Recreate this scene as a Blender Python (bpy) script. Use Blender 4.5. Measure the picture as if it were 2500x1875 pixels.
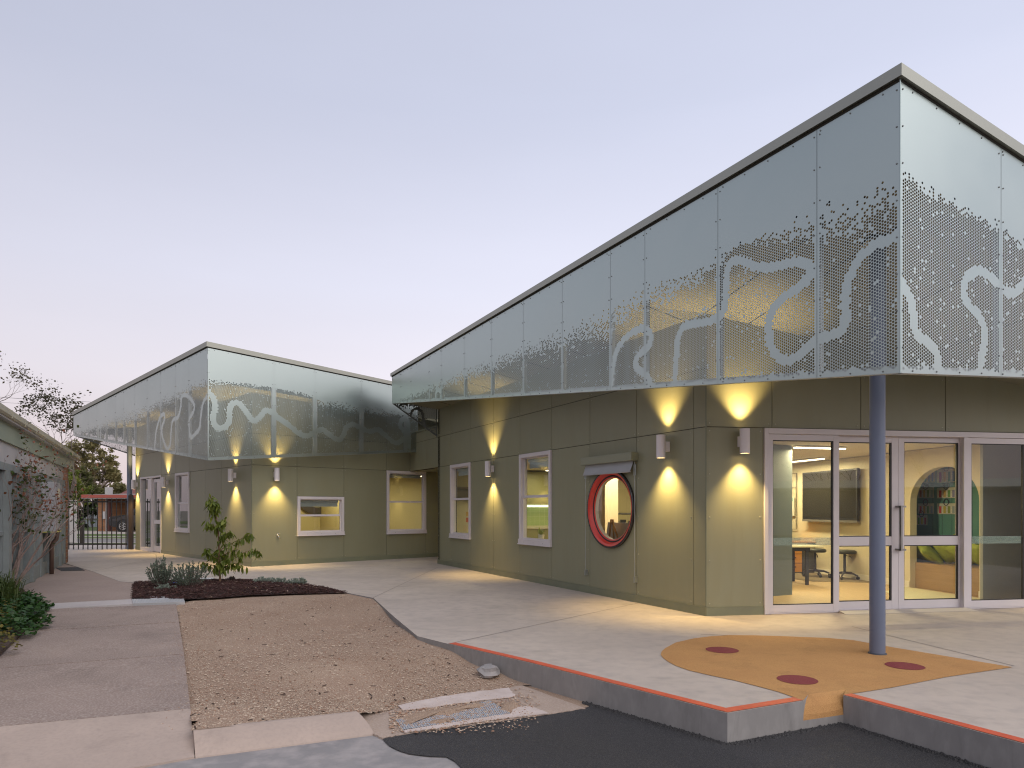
import bpy, math, random
import numpy as np
from mathutils import Vector, Matrix
for o in list(bpy.data.objects): bpy.data.objects.remove(o)
sc = bpy.context.scene
col = sc.collection
R = math.radians
rnd = random.Random(7)

# ------------------------------------------------------------------ camera, sky, sun, exposure
F, CX, HY, H = 1666.67, 1250.0, 1243.0, 1.4      # focal length and horizon in photo pixels (2500 wide), eye height
cam = bpy.data.cameras.new('camera')
cam.sensor_width = 36.0; cam.lens = 24.0
cam.shift_y = (HY - 937.5) / 2500.0
cam.clip_start = 0.05; cam.clip_end = 2000
camo = bpy.data.objects.new('camera', cam); col.objects.link(camo)
camo.location = (0, 0, H); camo.rotation_euler = (R(90), 0, 0)
sc.camera = camo

world = bpy.data.worlds.new('World'); sc.world = world; world.use_nodes = True
wn = world.node_tree; wl = wn.links
bg = wn.nodes['Background']
tc = wn.nodes.new('ShaderNodeTexCoord'); sep = wn.nodes.new('ShaderNodeSeparateXYZ')
wl.new(tc.outputs['Generated'], sep.inputs[0])
ramp = wn.nodes.new('ShaderNodeValToRGB'); el = ramp.color_ramp.elements
el[0].position = 0.0; el[0].color = (.70, .58, .60, 1)
el[1].position = 1.0; el[1].color = (.42, .45, .58, 1)
for p, c in ((.06, (.77, .66, .69, 1)), (.17, (.82, .77, .84, 1)), (.30, (.73, .73, .85, 1)), (.50, (.555, .58, .715, 1))):
    e = el.new(p); e.color = c
wl.new(sep.outputs['Z'], ramp.inputs[0])
# afterglow: the sky is brighter towards the set sun, ahead to the right, and dimmer on the opposite side
dot = wn.nodes.new('ShaderNodeVectorMath'); dot.operation = 'DOT_PRODUCT'
dot.inputs[1].default_value = (math.sin(R(60)), math.cos(R(60)), 0.05)
wl.new(tc.outputs['Generated'], dot.inputs[0])
mr = wn.nodes.new('ShaderNodeMapRange'); mr.interpolation_type = 'LINEAR'
mr.inputs[1].default_value = -1.0; mr.inputs[2].default_value = 1.0; mr.inputs[3].default_value = 0.0; mr.inputs[4].default_value = 1.0
wl.new(dot.outputs['Value'], mr.inputs[0])
gcol = wn.nodes.new('ShaderNodeMixRGB'); gcol.inputs[1].default_value = (.79, .78, .78, 1); gcol.inputs[2].default_value = (1.30, 1.31, 1.32, 1)
wl.new(mr.outputs[0], gcol.inputs[0])
glow = wn.nodes.new('ShaderNodeMixRGB'); glow.blend_type = 'MULTIPLY'; glow.inputs[0].default_value = 1.0
wl.new(gcol.outputs[0], glow.inputs[2]); wl.new(ramp.outputs[0], glow.inputs[1])
# a little of the physical dusk sky, and faint streaks of thin cloud
nish = wn.nodes.new('ShaderNodeTexSky'); nish.sky_type = 'NISHITA'; nish.sun_disc = False
nish.sun_elevation = R(3); nish.sun_rotation = R(60)
add = wn.nodes.new('ShaderNodeMixRGB'); add.blend_type = 'ADD'; add.inputs[0].default_value = 0.02
wl.new(glow.outputs[0], add.inputs[1]); wl.new(nish.outputs[0], add.inputs[2])
mpg = wn.nodes.new('ShaderNodeMapping'); mpg.inputs['Scale'].default_value = (1.2, 1.2, 5)
cn = wn.nodes.new('ShaderNodeTexNoise'); cn.inputs['Scale'].default_value = 1.6; cn.inputs['Detail'].default_value = 4
wl.new(tc.outputs['Generated'], mpg.inputs[0]); wl.new(mpg.outputs[0], cn.inputs[0])
cm = wn.nodes.new('ShaderNodeMapRange'); cm.inputs[1].default_value = .35; cm.inputs[2].default_value = .7; cm.inputs[3].default_value = .985; cm.inputs[4].default_value = 1.02
wl.new(cn.outputs[0], cm.inputs[0])
cmul = wn.nodes.new('ShaderNodeMixRGB'); cmul.blend_type = 'MULTIPLY'; cmul.inputs[0].default_value = 1
wl.new(add.outputs[0], cmul.inputs[1]); wl.new(cm.outputs[0], cmul.inputs[2])
wl.new(cmul.outputs[0], bg.inputs[0]); bg.inputs[1].default_value = 0.94

sun = bpy.data.lights.new('sun', 'SUN'); sun.energy = 2.0; sun.angle = R(80); sun.color = (1, .92, .84)
suno = bpy.data.objects.new('sun', sun); col.objects.link(suno)
suno.rotation_euler = Vector((-.45, .62, -.78)).to_track_quat('-Z', 'Y').to_euler()

sc.view_settings.view_transform = 'Standard'; sc.view_settings.look = 'None'
sc.view_settings.exposure = 0.0; sc.view_settings.gamma = 1.0
sc.cycles.max_bounces = 7; sc.cycles.diffuse_bounces = 3; sc.cycles.glossy_bounces = 3
sc.cycles.transparent_max_bounces = 12; sc.cycles.transmission_bounces = 4
sc.cycles.caustics_reflective = False; sc.cycles.caustics_refractive = False
sc.cycles.sample_clamp_indirect = 4.0
sc.cycles.use_denoising = True; sc.cycles.denoiser = 'OPENIMAGEDENOISE'; sc.cycles.denoising_input_passes = 'RGB_ALBEDO_NORMAL'; sc.cycles.denoising_prefilter = 'NONE'
sc.cycles.pixel_filter_type = 'BLACKMAN_HARRIS'; sc.cycles.filter_width = 1.15

# ------------------------------------------------------------------ helpers
def gp(x, y, z=0.0):
    """point at height z under photo pixel (x, y)"""
    Y = F * (H - z) / (y - HY)
    return Vector(((x - CX) * Y / F, Y, z))
def at(x, y, Y):
    return Vector(((x - CX) * Y / F, Y, H + (HY - y) * Y / F))

class Wall:
    """vertical plane: u runs along it, o is the distance in front of it, w the height"""
    def __init__(s, origin, d, n=None):
        s.o = Vector((origin[0], origin[1], 0)); d = Vector((d[0], d[1], 0)); s.d = d.normalized()
        s.n = Vector((s.d.y, -s.d.x, 0))
        if s.n.dot(-s.o) < 0: s.n = -s.n
        if n is not None: s.n = Vector((n[0], n[1], 0)).normalized()
    def p(s, u, w, o=0.0):
        return s.o + s.d * u + s.n * o + Vector((0, 0, w))
    def u(s, x):
        k = (x - CX) / F
        return (k * s.o.y - s.o.x) / (s.d.x - k * s.d.y)
    def uw(s, x, y):
        u = s.u(x); Y = s.o.y + s.d.y * u
        return u, H + (HY - y) * Y / F
    def w(s, x, y): return s.uw(x, y)[1]

OFF = {}
class MB:
    def __init__(s): s.v = []; s.f = []
    def face(s, pts):
        b = len(s.v); s.v += [tuple(p) for p in pts]; s.f.append(tuple(range(b, b + len(pts)))); return s
    def hexa(s, p):      # 8 corner points: bottom ring 0-3, top ring 4-7
        b = len(s.v); s.v += [tuple(q) for q in p]
        for f in ((3, 2, 1, 0), (4, 5, 6, 7), (0, 1, 5, 4), (1, 2, 6, 5), (2, 3, 7, 6), (3, 0, 4, 7)):
            s.f.append(tuple(b + i for i in f))
        return s
    def box(s, x0, x1, y0, y1, z0, z1):
        return s.hexa([(x0, y0, z0), (x1, y0, z0), (x1, y1, z0), (x0, y1, z0), (x0, y0, z1), (x1, y0, z1), (x1, y1, z1), (x0, y1, z1)])
    def wbox(s, W, u0, u1, w0, w1, o0, o1):
        if W.d.cross(W.n).z < 0: o0, o1 = o1, o0
        return s.hexa([W.p(u0, w0, o0), W.p(u1, w0, o0), W.p(u1, w0, o1), W.p(u0, w0, o1), W.p(u0, w1, o0), W.p(u1, w1, o0), W.p(u1, w1, o1), W.p(u0, w1, o1)])
    def wquadbox(s, W, pts, o0, o1):    # pts (u,w) outline extruded between o0 and o1
        n = len(pts); b = len(s.v)
        s.v += [tuple(W.p(u, w, o0)) for u, w in pts] + [tuple(W.p(u, w, o1)) for u, w in pts]
        s.f.append(tuple(b + i for i in range(n))); s.f.append(tuple(b + n + i for i in reversed(range(n))))
        for i in range(n):
            j = (i + 1) % n; s.f.append((b + i, b + n + i, b + n + j, b + j))
        return s
    def prism(s, pts, z0, z1):          # pts: outline; z0/z1 numbers or added to the point's own z
        n = len(pts); b = len(s.v)
        s.v += [(p[0], p[1], (p[2] if len(p) > 2 else 0) + z0) for p in pts] + [(p[0], p[1], (p[2] if len(p) > 2 else 0) + z1) for p in pts]
        s.f.append(tuple(b + i for i in reversed(range(n)))); s.f.append(tuple(b + n + i for i in range(n)))
        for i in range(n):
            j = (i + 1) % n; s.f.append((b + i, b + j, b + n + j, b + n + i))
        return s
    def bar(s, a, b_, wx, wy, up=Vector((0, 0, 1))):
        a = Vector(a); b_ = Vector(b_); t = (b_ - a).normalized()
        x = t.cross(up)
        if x.length < 1e-4: x = Vector((1, 0, 0))
        x.normalize(); y = x.cross(t).normalized()
        q = [(-1, -1), (1, -1), (1, 1), (-1, 1)]
        return s.hexa([a + x * i * wx / 2 + y * j * wy / 2 for i, j in q] + [b_ + x * i * wx / 2 + y * j * wy / 2 for i, j in q])
    def tube(s, pts, rad, n=8, cap=True):
        pts = [Vector(p) for p in pts]; b = len(s.v)
        if not hasattr(rad, '__len__'): rad = [rad] * len(pts)
        px = None
        for i, p in enumerate(pts):
            t = (pts[min(i + 1, len(pts) - 1)] - pts[max(i - 1, 0)]).normalized()
            if px is None:
                px = t.cross(Vector((0, 0, 1)))
                if px.length < 1e-3: px = Vector((1, 0, 0))
            px = (px - t * px.dot(t)).normalized(); py = t.cross(px)
            for k in range(n):
                a = 2 * math.pi * k / n
                s.v.append(tuple(p + (px * math.cos(a) + py * math.sin(a)) * rad[i]))
        for i in range(len(pts) - 1):
            for k in range(n):
                k2 = (k + 1) % n
                s.f.append((b + i * n + k, b + i * n + k2, b + (i + 1) * n + k2, b + (i + 1) * n + k))
        if cap:
            s.f.append(tuple(b + k for k in reversed(range(n)))); e = b + (len(pts) - 1) * n
            s.f.append(tuple(e + k for k in range(n)))
        return s
    def lathe(s, prof, c, ax=Vector((0, 0, 1)), n=24, closed=False):   # prof: (radius, height along ax)
        ax = Vector(ax).normalized(); x = ax.orthogonal().normalized(); y = ax.cross(x); c = Vector(c); b = len(s.v)
        for r, h in prof:
            for k in range(n):
                a = 2 * math.pi * k / n
                s.v.append(tuple(c + ax * h + (x * math.cos(a) + y * math.sin(a)) * r))
        m = len(prof)
        for i in range(m if closed else m - 1):
            i2 = (i + 1) % m
            for k in range(n):
                k2 = (k + 1) % n
                s.f.append((b + i * n + k, b + i * n + k2, b + i2 * n + k2, b + i2 * n + k))
        return s
    def disc(s, c, ax, r, n=24):
        ax = Vector(ax).normalized(); x = ax.orthogonal().normalized(); y = ax.cross(x); c = Vector(c)
        return s.face([c + (x * math.cos(2 * math.pi * k / n) + y * math.sin(2 * math.pi * k / n)) * r for k in range(n)])

def link(name, me, m, parent=None, smooth=False):
    o = bpy.data.objects.new(name, me); col.objects.link(o)
    if m is not None and not me.materials: me.materials.append(m)
    if smooth: me.polygons.foreach_set('use_smooth', [True] * len(me.polygons))
    if parent is not None: o.parent = parent; OFF[o.name] = OFF.get(parent.name, Vector())
    return o
def obj(name, mb, m, parent=None, smooth=False, bevel=0):
    off = OFF.get(parent.name, Vector()) if parent is not None else Vector()
    vs = mb.v if off.length == 0 else [(v[0] - off.x, v[1] - off.y, v[2] - off.z) for v in mb.v]
    me = bpy.data.meshes.new(name); me.from_pydata(vs, [], mb.f); me.update()
    o = link(name, me, m, parent, smooth)
    if bevel:
        bv = o.modifiers.new('bevel', 'BEVEL'); bv.width = bevel; bv.segments = 2; bv.limit_method = 'ANGLE'
    if smooth == 'auto':
        for e in me.edges: pass
    return o
def tag(o, label=None, cat=None, group=None, kind=None):
    for k, v in (('label', label), ('category', cat), ('group', group), ('kind', kind)):
        if v: o[k] = v
    return o
def thing(name, label, cat, loc=(0, 0, 0), rotz=0.0, group=None, local=False):
    o = bpy.data.objects.new(name, None); o.empty_display_size = .2; col.objects.link(o)
    o.location = loc; o.rotation_euler = (0, 0, rotz)
    OFF[o.name] = Vector() if local else Vector(loc)
    return tag(o, label, cat, group)
def copy_tree(o, parent=None):
    c = o.copy(); col.objects.link(c); c.parent = parent
    for ch in list(o.children): copy_tree(ch, c)
    return c

# ------------------------------------------------------------------ materials
MATS = {}
def new_mat(name):
    m = bpy.data.materials.new(name); m.use_nodes = True; MATS[name] = m
    return m, m.node_tree, m.node_tree.nodes['Principled BSDF']
def mat(name, c1, rough=.6, metal=0.0, c2=None, scale=4.0, detail=6, bump=0.0, bscale=60.0, spec=.5, c3=None, s3=80.0, f3=.4, stretch=(1, 1, 1), rvar=0.0, emit=None, estr=0.0, coat=0.0):
    """principled colour: large blotches c1-c2, fine speckle c3, fine relief"""
    m, t, b = new_mat(name); N = t.nodes; L = t.links
    b.inputs['Roughness'].default_value = rough; b.inputs['Metallic'].default_value = metal
    b.inputs['Specular IOR Level'].default_value = spec; b.inputs['Coat Weight'].default_value = coat
    b.inputs['Base Color'].default_value = (*c1, 1)
    tcn = N.new('ShaderNodeTexCoord'); mp = N.new('ShaderNodeMapping'); mp.inputs['Scale'].default_value = stretch
    L.new(tcn.outputs['Object'], mp.inputs[0])
    out = None
    if c2 is not None:
        n = N.new('ShaderNodeTexNoise'); n.inputs['Scale'].default_value = scale; n.inputs['Detail'].default_value = detail; n.inputs['Roughness'].default_value = .62
        L.new(mp.outputs[0], n.inputs[0])
        r = N.new('ShaderNodeMapRange'); r.inputs[1].default_value = .32; r.inputs[2].default_value = .68; L.new(n.outputs[0], r.inputs[0])
        mx = N.new('ShaderNodeMixRGB'); mx.inputs[1].default_value = (*c1, 1); mx.inputs[2].default_value = (*c2, 1)
        L.new(r.outputs[0], mx.inputs[0]); out = mx.outputs[0]
        if rvar:
            rr = N.new('ShaderNodeMapRange'); rr.inputs[3].default_value = rough - rvar; rr.inputs[4].default_value = rough + rvar
            L.new(r.outputs[0], rr.inputs[0]); L.new(rr.outputs[0], b.inputs['Roughness'])
    if c3 is not None:
        n3 = N.new('ShaderNodeTexNoise'); n3.inputs['Scale'].default_value = s3; n3.inputs['Detail'].default_value = 3
        L.new(mp.outputs[0], n3.inputs[0])
        r3 = N.new('ShaderNodeMapRange'); r3.inputs[1].default_value = .45; r3.inputs[2].default_value = .68; r3.inputs[4].default_value = f3
        L.new(n3.outputs[0], r3.inputs[0])
        m3 = N.new('ShaderNodeMixRGB'); m3.inputs[1].default_value = (*c1, 1); m3.inputs[2].default_value = (*c3, 1)
        if out: L.new(out, m3.inputs[1])
        L.new(r3.outputs[0], m3.inputs[0]); out = m3.outputs[0]
    if out: L.new(out, b.inputs['Base Color'])
    if bump:
        nb = N.new('ShaderNodeTexNoise'); nb.inputs['Scale'].default_value = bscale; nb.inputs['Detail'].default_value = 5
        L.new(mp.outputs[0], nb.inputs[0])
        bp = N.new('ShaderNodeBump'); bp.inputs['Strength'].default_value = bump; bp.inputs['Distance'].default_value = .01
        L.new(nb.outputs[0], bp.inputs['Height']); L.new(bp.outputs[0], b.inputs['Normal'])
    if emit: b.inputs['Emission Color'].default_value = (*emit, 1); b.inputs['Emission Strength'].default_value = estr
    return m
def glass_mat(name, tint=(.93, .97, .95), refl=1.7):
    m, t, b = new_mat(name); N = t.nodes; L = t.links
    N.remove(b); out = N['Material Output']
    tr = N.new('ShaderNodeBsdfTransparent'); tr.inputs[0].default_value = (*tint, 1)
    gl = N.new('ShaderNodeBsdfGlossy'); gl.inputs['Roughness'].default_value = 0.0; gl.inputs[0].default_value = (.95, .97, 1, 1)
    fr = N.new('ShaderNodeFresnel'); fr.inputs[0].default_value = 1.5
    mu = N.new('ShaderNodeMath'); mu.operation = 'MULTIPLY'; mu.use_clamp = True; mu.inputs[1].default_value = refl; L.new(fr.outputs[0], mu.inputs[0])
    # only the outer face of the thin pane mirrors; the inner face lets light straight through
    ge = N.new('ShaderNodeNewGeometry'); iv = N.new('ShaderNodeMath'); iv.operation = 'SUBTRACT'; iv.inputs[0].default_value = 1.0; L.new(ge.outputs['Backfacing'], iv.inputs[1])
    m2 = N.new('ShaderNodeMath'); m2.operation = 'MULTIPLY'; L.new(mu.outputs[0], m2.inputs[0]); L.new(iv.outputs[0], m2.inputs[1])
    mx = N.new('ShaderNodeMixShader'); L.new(m2.outputs[0], mx.inputs[0]); L.new(tr.outputs[0], mx.inputs[1]); L.new(gl.outputs[0], mx.inputs[2])
    L.new(mx.outputs[0], out.inputs[0])
    return m
def leaf_mat(name, c1, c2, scale=3.0, rough=.55, trans=.25):
    m, t, b = new_mat(name); N = t.nodes; L = t.links; out = N['Material Output']
    b.inputs['Roughness'].default_value = rough
    tcn = N.new('ShaderNodeTexCoord'); n = N.new('ShaderNodeTexNoise'); n.inputs['Scale'].default_value = scale; n.inputs['Detail'].default_value = 5
    L.new(tcn.outputs['Object'], n.inputs[0])
    oi = N.new('ShaderNodeObjectInfo'); ad = N.new('ShaderNodeMath'); ad.operation = 'ADD'; L.new(n.outputs[0], ad.inputs[0])
    sb = N.new('ShaderNodeMath'); sb.operation = 'MULTIPLY_ADD'; sb.inputs[1].default_value = .3; sb.inputs[2].default_value = -.15; L.new(oi.outputs['Random'], sb.inputs[0]); L.new(sb.outputs[0], ad.inputs[1])
    r = N.new('ShaderNodeMapRange'); r.inputs[1].default_value = .3; r.inputs[2].default_value = .7; L.new(ad.outputs[0], r.inputs[0])
    mx = N.new('ShaderNodeMixRGB'); mx.inputs[1].default_value = (*c1, 1); mx.inputs[2].default_value = (*c2, 1); L.new(r.outputs[0], mx.inputs[0])
    L.new(mx.outputs[0], b.inputs['Base Color'])
    tl = N.new('ShaderNodeBsdfTranslucent'); L.new(mx.outputs[0], tl.inputs[0])
    ms = N.new('ShaderNodeMixShader'); ms.inputs[0].default_value = trans; L.new(b.outputs[0], ms.inputs[1]); L.new(tl.outputs[0], ms.inputs[2]); L.new(ms.outputs[0], out.inputs[0])
    return m

M_clad = mat('olive_cladding', (.236, .234, .150), .42, c2=(.250, .248, .162), scale=1.2, c3=(.25, .258, .178), s3=5, f3=.35, bump=.02, bscale=3, stretch=(1.6, 1.6, .35))
def per_object(m, amount):
    """sheets of one order differ a little in tone"""
    t = m.node_tree; b = t.nodes['Principled BSDF']; l = b.inputs['Base Color'].links[0]; src_ = l.from_socket
    oi = t.nodes.new('ShaderNodeObjectInfo'); mr_ = t.nodes.new('ShaderNodeMapRange'); mr_.inputs[3].default_value = 1 - amount; mr_.inputs[4].default_value = 1 + amount; t.links.new(oi.outputs['Random'], mr_.inputs[0])
    mu_ = t.nodes.new('ShaderNodeMixRGB'); mu_.blend_type = 'MULTIPLY'; mu_.inputs[0].default_value = 1; t.links.new(src_, mu_.inputs[1]); t.links.new(mr_.outputs[0], mu_.inputs[2]); t.links.new(mu_.outputs[0], b.inputs['Base Color'])
per_object(M_clad, .045)
M_joint = mat('joint_shadow', (.035, .033, .025), .9)
M_trim = mat('olive_trim', (.20, .215, .14), .4, c2=(.17, .18, .125), scale=3)
M_fix = mat('painted_screw', (.36, .36, .27), .35, .3)
M_white = mat('white_powdercoat', (.66, .62, .64), .38, c2=(.62, .585, .60), scale=2)
M_galv = mat('galvanised_sheet', (.385, .445, .43), .34, 1.0, c2=(.41, .47, .455), scale=1.1, detail=2, rvar=.03)
M_cap = mat('capping_metal', (.32, .325, .285), .45, 1.0, c2=(.35, .355, .31), scale=1.2)
M_stud = mat('galvanised_stud', (.42, .45, .45), .45, .9)
M_soffit = mat('soffit_sheet', (.19, .185, .13), .5, c2=(.205, .20, .14), scale=.8)
M_post = mat('blue_grey_paint', (.13, .16, .235), .38, c2=(.145, .175, .25), scale=2)
M_lampw = mat('lamp_white', (.72, .68, .70), .4)
M_lens = mat('lamp_lens', (.8, .7, .5), .3, emit=(1, .72, .28), estr=14)
M_glass = glass_mat('window_glass')
M_dark = mat('black_rubber', (.02, .02, .022), .5)
M_bolt = mat('bolt_zinc', (.22, .23, .23), .45, .8)
M_steel = mat('brushed_steel', (.30, .29, .28), .35, 1.0)
M_slab = mat('new_concrete', (.52, .455, .40), .72, c2=(.43, .375, .33), scale=.8, detail=12, c3=(.37, .325, .30), s3=7, f3=.5, bump=.06, bscale=90, rvar=.08)
M_slabside = mat('formed_concrete', (.30, .285, .275), .8, c2=(.24, .23, .225), scale=2.2, c3=(.36, .345, .335), s3=12, f3=.4, bump=.12, bscale=40, stretch=(1, 1, .5))
M_path = mat('aggregate_concrete', (.315, .24, .205), .85, c2=(.22, .165, .143), scale=.8, detail=8, c3=(.47, .41, .36), s3=70, f3=.6, bump=.35, bscale=75)
M_path2 = mat('smooth_path_concrete', (.345, .268, .232), .8, c2=(.28, .215, .187), scale=.9, c3=(.40, .34, .31), s3=25, f3=.4, bump=.05)
M_kerb = mat('kerb_concrete', (.45, .36, .305), .8, c2=(.38, .305, .26), scale=1.6, detail=8, c3=(.32, .26, .23), s3=40, f3=.3, bump=.1, bscale=60)
M_oldc = mat('old_gutter_concrete', (.30, .285, .28), .85, c2=(.20, .195, .20), scale=1.4, detail=10, c3=(.42, .38, .37), s3=8, f3=.5, bump=.2, bscale=60)
M_asph = mat('fresh_asphalt', (.019, .019, .021), .8, c2=(.028, .0275, .030), scale=.9, c3=(.085, .082, .082), s3=130, f3=.75, bump=1.0, bscale=110)
M_gravel = mat('gravel_base', (.34, .245, .178), .95, c2=(.27, .175, .12), scale=1.3, detail=8, c3=(.46, .36, .28), s3=95, f3=.75, bump=.9, bscale=85)
M_red = mat('red_line_paint', (.66, .115, .05), .55, c2=(.52, .085, .042), scale=5, detail=10, c3=(.40, .12, .08), s3=30, f3=.3)
M_orange = mat('orange_rubber', (.53, .29, .105), .85, c2=(.45, .235, .085), scale=1.6, detail=12, c3=(.36, .17, .06), s3=120, f3=.55, bump=.5, bscale=150)
M_maroon = mat('maroon_rubber', (.22, .035, .04), .85, c3=(.15, .025, .03), s3=120, f3=.5, bump=.5, bscale=150)
def stain(m, scale, lo, hi, dark, stretch=(1, 1, 1)):
    """patchy stains and scuffs over a finished colour"""
    t = m.node_tree; b = t.nodes['Principled BSDF']; src_ = b.inputs['Base Color'].links[0].from_socket
    tcn = t.nodes.new('ShaderNodeTexCoord'); mp = t.nodes.new('ShaderNodeMapping'); mp.inputs['Scale'].default_value = stretch; t.links.new(tcn.outputs['Object'], mp.inputs[0])
    n = t.nodes.new('ShaderNodeTexNoise'); n.inputs['Scale'].default_value = scale; n.inputs['Detail'].default_value = 9; n.inputs['Roughness'].default_value = .7; n.inputs['Distortion'].default_value = .6
    t.links.new(mp.outputs[0], n.inputs[0])
    r = t.nodes.new('ShaderNodeMapRange'); r.inputs[1].default_value = lo; r.inputs[2].default_value = hi; r.inputs[3].default_value = 1.0; r.inputs[4].default_value = dark; t.links.new(n.outputs[0], r.inputs[0])
    mx = t.nodes.new('ShaderNodeMixRGB'); mx.blend_type = 'MULTIPLY'; mx.inputs[0].default_value = 1; t.links.new(src_, mx.inputs[1]); t.links.new(r.outputs[0], mx.inputs[2]); t.links.new(mx.outputs[0], b.inputs['Base Color'])
stain(M_slab, 1.3, .53, .72, .80, (1, 1.8, 1)); stain(M_slab, 5, .58, .75, .86); stain(M_orange, 2.4, .52, .74, .80); stain(M_orange, 14, .60, .75, .85)
stain(M_path, 1.1, .5, .72, .78); stain(M_kerb, 2.5, .55, .75, .78); stain(M_slabside, 4, .5, .75, .75, (1.5, 1.5, .3)); stain(M_clad, 2.2, .56, .78, .93, (2.2, 2.2, .22)); stain(M_asph, .9, .5, .7, 1.3)
M_mulchb = mat('mulch_soil', (.045, .022, .018), .95, c2=(.03, .015, .012), scale=8, bump=1.0, bscale=40)
M_mulch = mat('mulch_chip', (.075, .028, .024), .9, c2=(.035, .016, .014), scale=14)
M_grass = mat('lawn_grass', (.075, .12, .025), .95, c2=(.10, .13, .03), scale=2, c3=(.05, .08, .015), s3=40, f3=.6, bump=.8, bscale=50)
M_dirt = mat('street_ground', (.22, .19, .15), .95, c2=(.17, .15, .12), scale=.3)
# ------------------------------------------------------------------ ground and paving
def struct(name, mb, m, parent=None, smooth=False):
    o = obj(name, mb, m, parent, smooth)
    if parent is None: o['kind'] = 'structure'
    return o

struct('ground', MB().face([(-600, -300, -.42), (600, -300, -.42), (600, 900, -.42), (-600, 900, -.42)]), M_dirt)

# new concrete forecourt, its outer edge stepping down to the asphalt
nl, nr = gp(1961, 1711), gp(2059, 1698)               # mouth of the drain notch
nil, nir = gp(1974, 1696), gp(2066, 1685)
edge = [gp(226, 1395), gp(293, 1419.6), gp(326, 1422), gp(532, 1417), gp(627, 1417), gp(747, 1427), gp(850, 1447.6), gp(911, 1459.5),
        gp(962, 1505.7), gp(1019, 1553), gp(1095, 1572), gp(1300, 1620), gp(1500, 1671), gp(1775.8, 1741), nl, nil, nir, nr, gp(2500, 1816)]
dd = (gp(2500, 1816) - nr).normalized()
edge += [nr + dd * 4.2, Vector((14, 1.0, 0)), Vector((14, 27, 0)), Vector((-19, 27, 0)), Vector((-13.5, 20.5, 0)), gp(156, 1374)]
mb = MB(); mb.prism(edge, -.30, 0)
slab = struct('concrete_forecourt', mb, M_slab)
slab.data.materials.append(M_slabside)
for p in slab.data.polygons:
    if abs(p.normal.z) < .5: p.material_index = 1
# saw-cut joints in the forecourt
mj = MB()
def cut(a, b, w=.012):
    a, b = Vector(a), Vector(b); t = (b - a).normalized(); s = Vector((-t.y, t.x, 0)) * w / 2
    mj.face([a - s + Vector((0, 0, .0025)), b - s + Vector((0, 0, .0025)), b + s + Vector((0, 0, .0025)), a + s + Vector((0, 0, .0025))])
cut(gp(2476, 1626), gp(2080, 1530)); cut(gp(1711, 1549), gp(2030, 1560)); cut(gp(911, 1459.5), gp(1069, 1385)); cut(gp(226, 1395), gp(430, 1352)); cut(gp(1095, 1572), gp(1560, 1472))
obj('saw_cut', mj, mat('saw_cut', (.27, .235, .215), .9), slab)

# orange rubber inlay spilling through the notch, with three maroon dots
ol = [(250, 440), (256, 422), (275, 405), (330, 375), (430, 352), (520, 341), (620, 335), (760, 336), (900, 340), (1150, 350), (1290, 362), (1500, 400), (1800, 450), (2150, 508),
      (1800, 560), (1500, 618), (1240, 660)]
ol2 = [(1020, 690), (880, 640), (760, 608), (650, 580), (520, 553), (400, 525), (330, 500), (290, 478), (262, 458)]
P7 = lambda q: gp(1500 + q[0] / 2.212, 1400 + q[1] / 2.212)
pts = [P7(q) for q in ol] + [nir.copy(), nil.copy()] + [P7(q) for q in ol2]
pts[16] = nr.copy(); pts[19] = nl.copy()
mb = MB(); mb.face([p + Vector((0, 0, .004)) for p in pts])
# ramp in the notch: rounded lip down to the sill
fw = (nl + nr) / 2 - (nil + nir) / 2; fw.z = 0
lip = []
for t, z in ((0, .004), (.35, -.012), (.7, -.05), (.93, -.10), (.985, -.135), (.99, -.16)):
    lip.append((nil.lerp(nl, t) + Vector((0, 0, z)), nir.lerp(nr, t) + Vector((0, 0, z))))
for a, b in zip(lip, lip[1:]):
    n = 8
    for k in range(n):
        q = lambda pr, kk: pr[0].lerp(pr[1], kk / n) - Vector((0, 0, (.012 if pr[0].z < -.03 else 0) * math.sin(math.pi * kk / n)))
        mb.face([q(a, k), q(b, k), q(b, k + 1), q(a, k + 1)])
inl = struct('orange_rubber_surface', mb, M_orange, None)
mb = MB(); mb.prism([nl, nr, nir, nil], -.30, -.145)
obj('notch_sill', mb, M_slabside, slab)
for cx, cy, w in ((582, 416, 188), (988, 577, 220), (1568, 502, 218)):
    c = P7((cx, cy)); d = []
    for k in range(40):
        a = 2 * math.pi * k / 40; r = .158 * (1 + .012 * rnd.uniform(-1, 1))
        d.append((c.x + r * math.cos(a), c.y + r * math.sin(a), .0065))
    obj('maroon_dot', MB().face(d), M_maroon, inl)

# red safety line along the step edge
k1 = gp(1775.8, 1741)
def poly_line(name, pts, width=.085, inset=.006):
    m_ = MB(); A = []; B = []
    for i, p in enumerate(pts):
        ds = []
        for a, b in ((i - 1, i), (i, i + 1)):
            if a >= 0 and b < len(pts):
                t = (pts[b] - pts[a]).normalized(); ds.append(Vector((-t.y, t.x, 0)))
        n = sum(ds, Vector()); n.normalize(); sc_ = 1 / max(.3, n.dot(ds[0]))
        A.append(p + n * inset * sc_ + Vector((0, 0, .0045))); B.append(p + n * (inset + width) * sc_ + Vector((0, 0, .0045)))
    for i in range(len(pts) - 1): m_.face([A[i], A[i + 1], B[i + 1], B[i]])
    return obj(name, m_, M_red, slab)
poly_line('red_edge_line', [gp(1095, 1572), gp(1300, 1620), gp(1500, 1671), k1, nl])
poly_line('red_edge_line', [nr, gp(2500, 1816), nr + dd * 4.2])

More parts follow.
